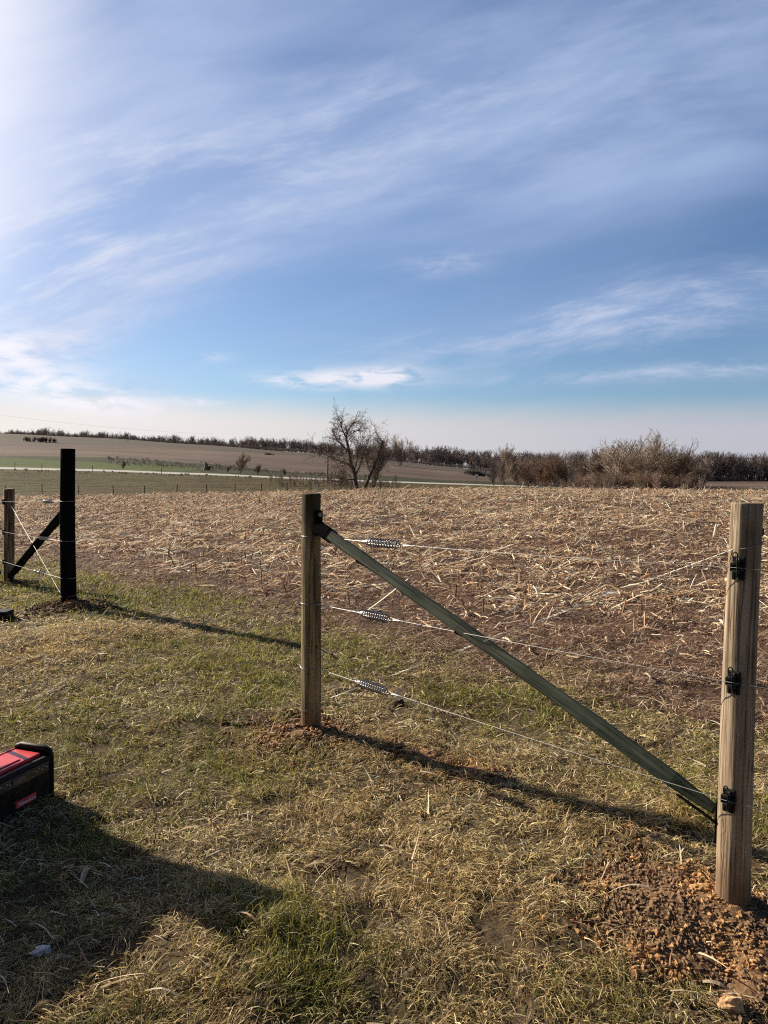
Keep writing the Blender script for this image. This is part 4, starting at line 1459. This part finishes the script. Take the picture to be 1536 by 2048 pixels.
def grow(S_, p, d, L, r_, lvl, maxl, rd, nseg=4, wander=0.22, up=0.10, nchild=4, spread=0.75, shrink=0.6, minr=0.012, S0=None, split=False):
    seg = L / nseg
    pts = [p]
    rr = [r_]
    dd = d
    for i in range(nseg):
        dd = dd + rd.normal(0, wander, 3) + np.array([0, 0, up])
        dd = dd / np.linalg.norm(dd)
        p2 = pts[-1] + dd * seg
        r2 = max(minr * 0.7, r_ * (1 - 0.6 * (i + 1) / nseg))
        tgt = S0 if (S0 is not None and lvl == 0) else S_
        tgt.add(pts[-1], p2, rr[-1], r2)
        pts.append(p2); rr.append(r2)
        if lvl < maxl:
            k_ = nchild if i == nseg - 1 else (nchild * (0.35 if (i == 0 and lvl == 0) else 0.8))
            k_ = int(k_) + (rd.uniform() < k_ - int(k_))
            for _ in range(k_):
                ax = rd.normal(0, 1, 3); ax -= dd * np.dot(ax, dd); ax /= np.linalg.norm(ax) + 1e-9
                sp = spread * rd.uniform(0.5, 1.2)
                nd = dd * math.cos(sp) + ax * math.sin(sp)
                grow(S_, p2 if i == nseg - 1 else pts[-2] + (p2 - pts[-2]) * rd.uniform(0.2, 1), nd, L * shrink * rd.uniform(0.7, 1.15),
                     max(minr, rr[-1] * 0.62), lvl + 1, maxl, rd, max(2, nseg - 1), wander, up, nchild, spread, shrink, minr, S0)


def tree_meshes(seed, Ht, stems=1, lean=0.1, spread=0.6, maxl=4, nchild=3, minr=0.02, r0=None, up=0.12, shrink=0.62, wander=0.16):
    rd = np.random.default_rng(seed)
    S0, S1 = Segs(), Segs()
    r0 = r0 or Ht * 0.018
    for _ in range(stems):
        a = rd.uniform(0, 6.28); l_ = lean * rd.uniform(0.4, 1.4)
        d = unit([math.cos(a) * l_, math.sin(a) * l_, 1])
        off = np.array([math.cos(a), math.sin(a), 0]) * (0.02 * Ht if stems > 1 else 0)
        grow(S1, off + np.array([0, 0, -0.3]), d, Ht * rd.uniform(0.50, 0.62), r0 * (1 if stems == 1 else 0.7), 0, maxl, rd, 5, wander, up, nchild, spread, shrink, minr, S0)
    zmax = max(b[2] for b in S1.b)
    k_ = Ht / zmax
    for S_ in (S0, S1):
        S_.a = [x * k_ for x in S_.a]; S_.b = [x * k_ for x in S_.b]
    return S0.mesh('trunk', 6), S1.mesh('crown', 3)


def sited(px_, Yd, py_base=None):
    """standing place of something seen at a pixel column at a given depth"""
    d = ray(px_, 960)
    x = d[0] / d[1] * Yd
    return np.array([x, Yd, gz(x, Yd) if py_base is None else at_depth(px_, py_base, Yd)[2]])


def place_tree(mesh_pair, loc, sc, rz, label, group, twig, bark=None, cat='tree', name='bare_tree'):
    o = empty(name, loc, label, cat, group)
    o.scale = sc if hasattr(sc, '__len__') else (sc, sc, sc)
    o.rotation_euler = (0, 0, rz)
    for nm, me, mt in (('trunk', mesh_pair[0], bark or M_BARK), ('crown', mesh_pair[1], twig)):
        c = bpy.data.objects.new(nm, me)
        C.objects.link(c)
        if not me.materials: me.materials.append(mt)
        c.material_slots[0].link = 'OBJECT'
        c.material_slots[0].material = mt
        c.parent = o
    return o


pt = [tree_meshes(11, 8, 1, 0.1, 0.55, 4, 3, 0.020), tree_meshes(12, 8, 3, 0.30, 0.50, 4, 2.3, 0.018), tree_meshes(13, 8, 4, 0.45, 0.45, 4, 2.0, 0.016, up=0.16),
      tree_meshes(14, 8, 5, 0.5, 0.40, 3, 2.7, 0.014, up=0.2), tree_meshes(15, 8, 1, 0.05, 0.5, 5, 2.1, 0.018), tree_meshes(16, 8, 6, 0.7, 0.55, 3, 2.6, 0.014, up=0.1)]

# the big old tree behind the crest: limbs follow its own leaning trunks
DT = 98.0
bt = sited(716, DT)
o = empty('old_tree', bt, 'large twisted bare tree with a broken right limb, rising behind the stubble crest', 'tree')
S0, S1 = Segs(), Segs()
rd = np.random.default_rng(5)
px2m = DT / F


def P3(a, b, dy=0.0):
    return np.array([(a - 716) * px2m, dy, (982 - b) * px2m])


limbs = [([(714, 990, 0), (712, 968, 0), (708, 945, .2), (701, 925, .3), (697, 905, .4), (694, 888, .3), (691, 876, 0)], 0.34, 0.14, 3),
         ([(691, 876, 0), (694, 862, .2), (702, 850, .5), (706, 842, .7)], 0.12, 0.03, 4),
         ([(691, 876, 0), (684, 862, -.3), (680, 848, -.5), (676, 840, -.6)], 0.10, 0.03, 4),
         ([(697, 905, .4), (683, 890, .2), (672, 880, 0), (667, 872, 0)], 0.12, 0.04, 4),
         ([(691, 876, 0), (705, 866, -.4), (718, 860, -.6)], 0.08, 0.03, 4),
         ([(704, 932, .2), (688, 925, .5), (670, 920, .8), (656, 912, 1)], 0.12, 0.04, 4),
         ([(710, 958, 0), (692, 960, -.5), (674, 964, -1), (658, 958, -1)], 0.11, 0.03, 4),
         ([(724, 990, 0), (732, 970, -.3), (742, 945, -.5), (751, 925, -.6), (757, 905, -.7), (764, 882, -.8)], 0.26, 0.13, 3),
         ([(751, 925, -.6), (762, 915, -.3), (770, 900, 0)], 0.07, 0.03, 4),
         ([(742, 945, -.5), (733, 925, 0), (728, 905, .3)], 0.08, 0.03, 4),
         ([(710, 950, .1), (722, 925, .8), (727, 900, 1.2), (736, 880, 1.5)], 0.13, 0.04, 4),
         ([(708, 945, .2), (715, 915, -.9), (712, 890, -1.2)], 0.09, 0.03, 4)]
for pts, ra, rb, nk in limbs:
    q = [P3(*p) for p in pts]
    n = len(q)
    for i in range(n - 1):
        r1_, r2_ = ra + (rb - ra) * i / (n - 1), ra + (rb - ra) * (i + 1) / (n - 1)
        S0.add(q[i], q[i + 1], r1_, r2_)
        if i >= (2 if ra > 0.2 else 0):
            for _ in range(nk + 1 if ra < 0.2 else 2):
                dd = unit(q[i + 1] - q[i]) * 0.7 + rd.normal(0, 0.55, 3) + np.array([0, 0, 0.12])
                grow(S1, q[i] + (q[i + 1] - q[i]) * rd.uniform(0, 1), unit(dd), rd.uniform(0.7, 1.7) * (0.80 if q[i][2] > 5.5 else 1.25), 0.045, 1, 4, rd, 3, 0.24, 0.0, 1.7, 0.6, 0.66, 0.016)
link('trunk', S0.mesh('trunk', 7), M_BARK, o)
link('crown', S1.mesh('crown', 3), M_TWIG, o)

# trees one can tell apart
TREES = [
    (746, 106, 0, 872, 2, .75, 'pale olive leafless sapling cluster right behind the old twisted tree', M_TWIG_P),
    (682, 112, 1, 930, 2, 1.0, 'low olive brush filling in behind the old twisted tree', M_TWIG_O),
    (1010, 155, 4, 888, 0, 1, 'tall slender bare tree standing above the wood at its left end', M_TWIG_P),
    (1032, 160, 3, 915, 2, 1, 'grey bare tree just right of the tall slender one at the wood edge', M_TWIG_R),
    (1055, 150, 1, 912, 1, 1, 'bare brown tree beside the pole at the wood edge', M_TWIG_R),
    (1095, 140, 2, 905, 1, 1.1, 'multi stemmed bare tree just right of the pole', M_TWIG_R),
    (1130, 128, 5, 908, 2, 1.1, 'low brown spreading thicket tree left of the dark round crowned one', M_TWIG),
    (1168, 132, 1, 904, 1, 1, 'bare tree with thin upright tips left of the dark round crowned one', M_TWIG),
    (1208, 122, 0, 884, 0, 1.3, 'dark round crowned bare tree left of the tallest willow', M_TWIG),
    (1250, 112, 2, 882, 2, 1.5, 'pale tan willow with many upright shoots left of the tallest willow', M_TWIG_P),
    (1292, 110, 3, 870, 1, 1.3, 'tallest willow of the thicket with pale feathery tips', M_TWIG_P),
    (1332, 106, 5, 888, 2, 1.5, 'olive brown willow leaning right beside the tallest willow', M_TWIG_O),
    (1362, 104, 1, 908, 2, 1.2, 'reddish shrub like tree second from the right end of the thicket', M_TWIG_R),
    (1396, 102, 0, 925, 3, 1.2, 'reddish fan shaped shrub at the right end of the thicket', M_TWIG_R),
    (1180, 98, 3, 945, 5, 1.5, 'low rusty brush in front of the dark round crowned tree', M_TWIG_R),
    (1235, 96, 4, 940, 5, 1.5, 'low rusty brush at the foot of the pale tan willow', M_TWIG_R),
    (1290, 95, 3, 938, 5, 1.5, 'low olive brush at the foot of the tallest willow', M_TWIG_R),
    (1345, 94, 2, 940, 5, 1.4, 'low rusty brush at the foot of the leaning olive willow', M_TWIG_R),
    (772, 430, 0, 873, 0, 1.0, 'left one of two bare trees standing on the brown hillside behind the old tree', M_TWIG),
    (800, 425, 1, 869, 1, .8, 'right one of two bare trees on the brown hillside, pale at the top', M_TWIG_P),
    (638, 440, 4, 888, 0, 1.0, 'small bare tree on the brown hillside left of the utility pole', M_TWIG),
    (480, 168, 0, 905, 4, 1.0, 'thin bare sapling beside the road on the left half', M_TWIG_R),
    (515, 170, 3, 925, 2, 1.2, 'low bare bush beside the road right of the thin sapling', M_TWIG_R),
    (455, 170, 2, 928, 2, 1.3, 'low bare bush beside the road left of the thin sapling', M_TWIG_R),
    (246, 165, 1, 920, 3, 1.3, 'small bare bush on the green bank by the road at the left', M_TWIG_R),
    (570, 168, 5, 935, 2, 1.2, 'low bare bush beside the road left of the utility pole', M_TWIG_R),
    (256, 520, 0, 880, 0, 1.2, 'tiny lone bush high on the hillside fields at the left', M_TWIG),
]
for i, (px_, Yd, v_i, top, pi_, wsc, lb, tw) in enumerate(TREES):
    loc = sited(px_, Yd)
    topz = at_depth(px_, top, Yd)[2]
    h_ = max(1.0, (topz - loc[2]) * (1.13 if 105 < Yd < 115 else 1.06))
    sc = h_ / 8.0
    place_tree(pt[pi_], loc, (sc * wsc, sc * wsc, sc), i * 1.7, lb, 'bare trees and bushes', tw)


# ------------------------------------------------------------------ woods and brush seen as one mass
def lowpoly_tree(seed, maxl=3, nchild=3, minr=0.05, stems=1):
    rd = np.random.default_rng(seed)
    S_ = Segs()
    for k_ in range(stems):
        grow(S_, np.array([rd.normal(0, .04), rd.normal(0, .04), -0.05]), unit([rd.normal(0, .25), rd.normal(0, .25), 1]), 0.55, 0.022, 0, maxl, rd, 4, 0.16, 0.12, nchild, 0.6, 0.6, minr)
    z = max(b[2] for b in S_.b)
    me = S_
    A = np.array(S_.a) / z; B = np.array(S_.b) / z
    return A, B, np.array(S_.ra), np.array(S_.rb)


def mass(name, label, items, protos, cols, cat='woodland'):
    """items: (x, y, z, height, width scale, proto, colour index)"""
    Vs, Ts, n = [], [], 0
    an = np.arange(3) * 2 * math.pi / 3
    for (x, y, z, h_, w, pi_, ci) in items:
        A, B, ra, rb = protos[pi_]
        th = random.uniform(0, 6.28)
        c, s = math.cos(th), math.sin(th)
        Rm = np.array([[c * w * h_, -s * w * h_, 0], [s * w * h_, c * w * h_, 0], [0, 0, h_]])
        a = A @ Rm.T; b = B @ Rm.T
        d = b - a; d /= np.linalg.norm(d, axis=1)[:, None] + 1e-9
        ref = np.where(np.abs(d[:, 2:3]) < 0.9, np.array([[0, 0, 1.0]]), np.array([[1.0, 0, 0]]))
        u_ = np.cross(d, ref); u_ /= np.linalg.norm(u_, axis=1)[:, None]
        v2 = np.cross(d, u_)
        ring = np.cos(an)[None, :, None] * u_[:, None] + np.sin(an)[None, :, None] * v2[:, None]
        V = np.concatenate([a[:, None] + ring * (ra * h_)[:, None, None], b[:, None] + ring * (rb * h_)[:, None, None]], axis=1)
        V = V.reshape(-1, 3) + np.array([x, y, z])
        Vs.append(V)
        Ts.append(np.tile(np.array(cols[ci]) * random.uniform(0.75, 1.25), (len(V), 1)))
    V = np.concatenate(Vs); T = np.concatenate(Ts)
    nb = len(V) // 6
    q = np.array([(j, (j + 1) % 3, 3 + (j + 1) % 3, 3 + j) for j in range(3)])
    Qs = (np.arange(nb) * 6)[:, None, None] + q[None]
    o = link(name, mesh_np(name, V, Qs.reshape(-1, 4), tint=T), M_WOODS)
    tag(o, label, cat, kind='stuff')


lp = [lowpoly_tree(100 + i, 3, 2.5, 0.0060) for i in range(5)]
fine = [lowpoly_tree(150 + i, 3, 3.2, 0.0026) for i in range(4)]
bush = [lowpoly_tree(200 + i, 2, 3.0, 0.010, 4) for i in range(3)]
WC = [(0.23, 0.188, 0.165), (0.30, 0.243, 0.205), (0.19, 0.158, 0.145), (0.38, 0.29, 0.235), (0.33, 0.27, 0.19)]  # woods colours, lightened toward grey to carry the distance haze


def wood_strip(x0, x1, Y0, Y1, topf, n, wsc=1.0, cols=(0, 1, 2), protos_n=5, jit=0.10, base=None, hf=None):
    it = []
    for i in range(n):
        px_ = random.uniform(x0, x1)
        Yd = random.uniform(Y0, Y1)
        loc = sited(px_, Yd)
        if base is not None: loc[2] = min(loc[2], at_depth(px_, base(px_), Yd)[2])
        t = np.interp(px_, topf[0], topf[1]) + 2.5 * math.sin(px_ * 0.11 + 2 * math.sin(px_ * 0.031)) + (abs(random.gauss(0, 1)) - 0.55) * jit * 30
        topz = at_depth(px_, t, Yd)[2]
        h_ = topz - loc[2]
        if hf: h_ = random.uniform(*hf)
        if h_ < 0.3: continue
        it.append((loc[0], loc[1], loc[2], h_, wsc, random.randrange(protos_n), random.choice(cols)))
    return it


ridge_top = ([-500, 0, 30, 60, 105, 150, 200, 260, 320, 380, 430, 470, 520, 550, 590, 640, 700, 760, 800, 860, 920, 980, 1040, 1100],
             [858, 866, 862, 861, 859, 864, 865, 869, 872, 875, 877, 879, 876, 877, 880, 885, 890, 893, 894, 894, 899, 903, 905, 908])
mass('ridge_wood', 'dark bare woodland along the ridge behind the hillside fields',
     wood_strip(-250, 1120, 640, 720, ridge_top, 950, 0.95, jit=0.26) + wood_strip(-250, 1130, 604, 650, ridge_top, 2600, 1.6, protos_n=4, hf=(1.2, 4.0)), lp, WC)
mass('far_wood', 'dark bare woodland behind the field at the right edge',
     wood_strip(1330, 1900, 400, 450, ([1330, 1400, 1440, 1480, 1536, 1900], [905, 908, 900, 910, 905, 905]), 300, 1.0, jit=0.2) + wood_strip(1330, 1900, 400, 410, ridge_top, 420, 1.7, hf=(1.5, 4.0)), lp, WC)
mass('thicket_wood', 'brown tangle of bare trees massed behind the nearer thicket',
     wood_strip(985, 1400, 150, 260, ([985, 1040, 1100, 1200, 1300, 1360, 1410], [920, 908, 905, 900, 896, 908, 930]), 200, 0.8, (0, 1, 3), 4, jit=0.32), fine, WC)
mass('roadside_brush', 'low brown weeds and brush along the road below the old tree',
     wood_strip(540, 800, 112, 146, ([560, 640, 700, 800, 900, 1000], [958, 955, 957, 962, 966, 970]), 170, 0.9, (1, 3), 4, hf=(0.4, 1.8)), fine, WC, 'brush')
mass('thicket_brush', 'low rusty undergrowth at the foot of the thicket',
     wood_strip(1040, 1410, 85, 120, ([1040, 1120, 1200, 1300, 1400, 1410], [962, 955, 942, 936, 944, 958]), 50, 0.8, (1, 3, 4), 4, jit=0.3), fine, WC, 'brush')
mass('bank_brush', 'dark scrub on the bank beyond the road',
     wood_strip(215, 700, 178, 204, ([215, 300, 400, 500, 620, 700], [924, 926, 934, 940, 946, 950]), 420, 1.6, (0, 4), 4, hf=(0.25, 1.0)), fine, WC, 'brush')
mass('verge_weeds', 'dead weeds along the near side of the road',
     wood_strip(-30, 560, 138, 146, ([-30, 110, 200, 400, 560], [938, 940, 944, 950, 957]), 160, 1.3, (1, 3), 3, hf=(0.15, 0.5)), bush, WC, 'weeds')
# brush piles
mass('brush_pile', 'dark pile of dead brush on the brown field beyond the road', [(*(sited(955 + random.gauss(0, 9), 330 + random.uniform(-3, 3))), random.uniform(1.0, 3.0), 1.6, random.randrange(3), 2) for _ in range(45)],
     bush, WC, 'brush pile')
o = bpy.data.objects['brush_pile']; del o['kind']
mass('brush_pile', 'small dark heap on the middle of the brown hillside', [(*(sited(535 + random.gauss(0, 4), 400)), random.uniform(0.6, 1.6), 2.2, random.randrange(3), 2) for _ in range(18)],
     bush, WC, 'brush pile')
o = bpy.data.objects['brush_pile.001']; del o['kind']
mass('hedge_brush', 'short line of dark brush on the hillside at the far left', [(*(sited(random.uniform(48, 112), 452)), random.uniform(1.5, 3.6), 1.0, random.randrange(3), 1) for _ in range(40)],
     bush, WC, 'brush')
# pale stump by the road
p0 = sited(412, 176)
o = empty('tree_stump', p0, 'pale broken stump standing on the bank beyond the road', 'stump')
MB().tube([(0, 0, -.3), (0.05, 0, 0.8), (0.0, 0, 1.4), (-.25, 0, 2.0)], [0.7, 0.5, 0.35, 0.1], 8).build('stub', M_POLE, o)
MB().tube([(0.2, 0, 0), (0.8, 0, 0.7), (1.0, 0, 1.1)], [0.5, 0.35, 0.2], 8).build('root', M_BARK, o)


# ------------------------------------------------------------------ poles, power line, sign, pasture fence
def pole(px_, Yd, top, label, r_=0.13):
    loc = sited(px_, Yd)
    h_ = at_depth(px_, top, Yd)[2] - loc[2]
    o = empty('utility_pole', loc, label, 'utility pole', 'utility poles')
    MB().tube([(0, 0, -0.3), (0, 0, h_ * 0.5), (0, 0, h_)], [r_ * 1.15, r_, r_ * 0.8], 10).build('shaft', M_POLE, o)
    MB().tube([(0, 0, h_), (0, 0, h_ + 0.18)], [0.06, 0.04], 8).build('insulator', M_BLACKM, o)
    MB().tube([(0.13, 0, h_ - 1.2), (0.13, 0, h_ - 0.5)], 0.05, 6).build('bracket', M_BLACKM, o)
    return o


pole(655, 150, 888, 'utility pole standing by the road left of the old twisted tree', 0.16)
pole(1062, 175, 913, 'utility pole at the left end of the thicket', 0.14)
A = at_depth(-60, 822, 300); B = at_depth(430, 868, 420)
o = MB().tube([(B - A) * t + np.array([0, 0, -6 * t * (1 - t)]) for t in np.linspace(0, 1, 20)], 0.022, 5).build('power_line', M_BLACKM)
o.location = tuple(A)
tag(o, 'thin overhead line crossing the pale sky above the ridge at the left', 'power line')

loc = sited(953, 163)
o = empty('road_sign', loc, 'small white sign beside the road below the brush pile', 'road sign')
hs = at_depth(953, 953, 163)[2] - loc[2]
MB().tube([(0, 0, -.2), (0, 0, hs + .3)], 0.04, 6).build('sign_post', M_POLE, o)
m = MB()
a = np.arange(16) * 2 * math.pi / 16
for yy in (-.05, -.02): m.add(np.stack([0.42 * np.cos(a), np.full(16, yy), hs + 0.55 * np.sin(a)], -1))
m.q.append(np.array([(j, (j + 1) % 16, 16 + (j + 1) % 16, 16 + j) for j in range(16)]))
m.t.append(np.array([(0, j, j + 1) for j in range(1, 15)] + [(16, 17 + j, 16 + j) for j in range(1, 15)]))
m.build('sign_panel', M_WHITE, o)
MB().box((0, -.055, hs), (0.10, 0.01, 0.6)).build('sign_mark', M_BLACKM, o)

ords = ['first', 'second', 'third', 'fourth', 'fifth', 'sixth', 'seventh', 'eighth', 'ninth', 'tenth', 'eleventh', 'twelfth']
fp_px = [(10, 972), (84, 968), (157, 970), (227, 972), (289, 974), (354, 973), (414, 974), (470, 976), (524, 978), (575, 980), (622, 982)]
prev = None
tp_mesh = None
strand_pts = [[], [], []]
for i, (px_, top) in enumerate(fp_px):
    loc = sited(px_, 73)
    h_ = max(0.9, at_depth(px_, top, 73)[2] - loc[2])
    o = empty('pasture_post', loc, f'thin steel post of the pasture fence beyond the stubble, {ords[i]} from the left', 'fence post', 'posts of the pasture fence')
    if tp_mesh is None:
        s1 = MB().box((0, 0, 0.5), (0.07, 0.02, 1.0)).box((0, 0.03, 0.5), (0.016, 0.04, 1.0)).build('stake', M_BLACKM, o)
        s2_ = MB().box((0, -0.014, 0.93), (0.075, 0.006, 0.12)).build('tip', M_POLE, o)
        tp_mesh = (s1.data, s2_.data)
    else:
        for nm, me in zip(('stake', 'tip'), tp_mesh):
            c = bpy.data.objects.new(nm, me); C.objects.link(c); c.parent = o
    o.scale = (1, 1, h_)
    o.rotation_euler = (random.gauss(0, .04), random.gauss(0, .05), 0)
    for k_, f_ in enumerate((0.35, 0.62, 0.88)):
        strand_pts[k_].append(np.array([loc[0], loc[1], loc[2] + h_ * f_]))
for k_, pts in enumerate(strand_pts):
    p0 = pts[0]
    o = MB().tube([p - p0 for p in pts], 0.006, 4).build('pasture_wire', M_BLACKM)
    o.location = tuple(p0)
    tag(o, ('lowest', 'middle', 'top')[k_] + ' strand of the pasture fence beyond the stubble', 'fence wire', 'wires of the pasture fence')
# posts along the road
rp = [(30, 925), (84, 928), (185, 933), (323, 939), (560, 950), (592, 952), (620, 954)]
for i, (px_, top) in enumerate(rp):
    loc = sited(px_, 146)
    h_ = max(1.1, at_depth(px_, top, 146)[2] - loc[2])
    o = empty('roadside_post', loc, f'thin dark post along the near side of the road, {ords[i]} from the left', 'fence post', 'posts along the road')
    MB().tube([(0, 0, -.1), (0, 0, h_)], 0.05, 6).build('stake', M_BLACKM, o)
    MB().tube([(0, 0, h_), (0, 0, h_ + 0.05)], [0.065, 0.05], 6).build('tip', M_BLACKM, o)
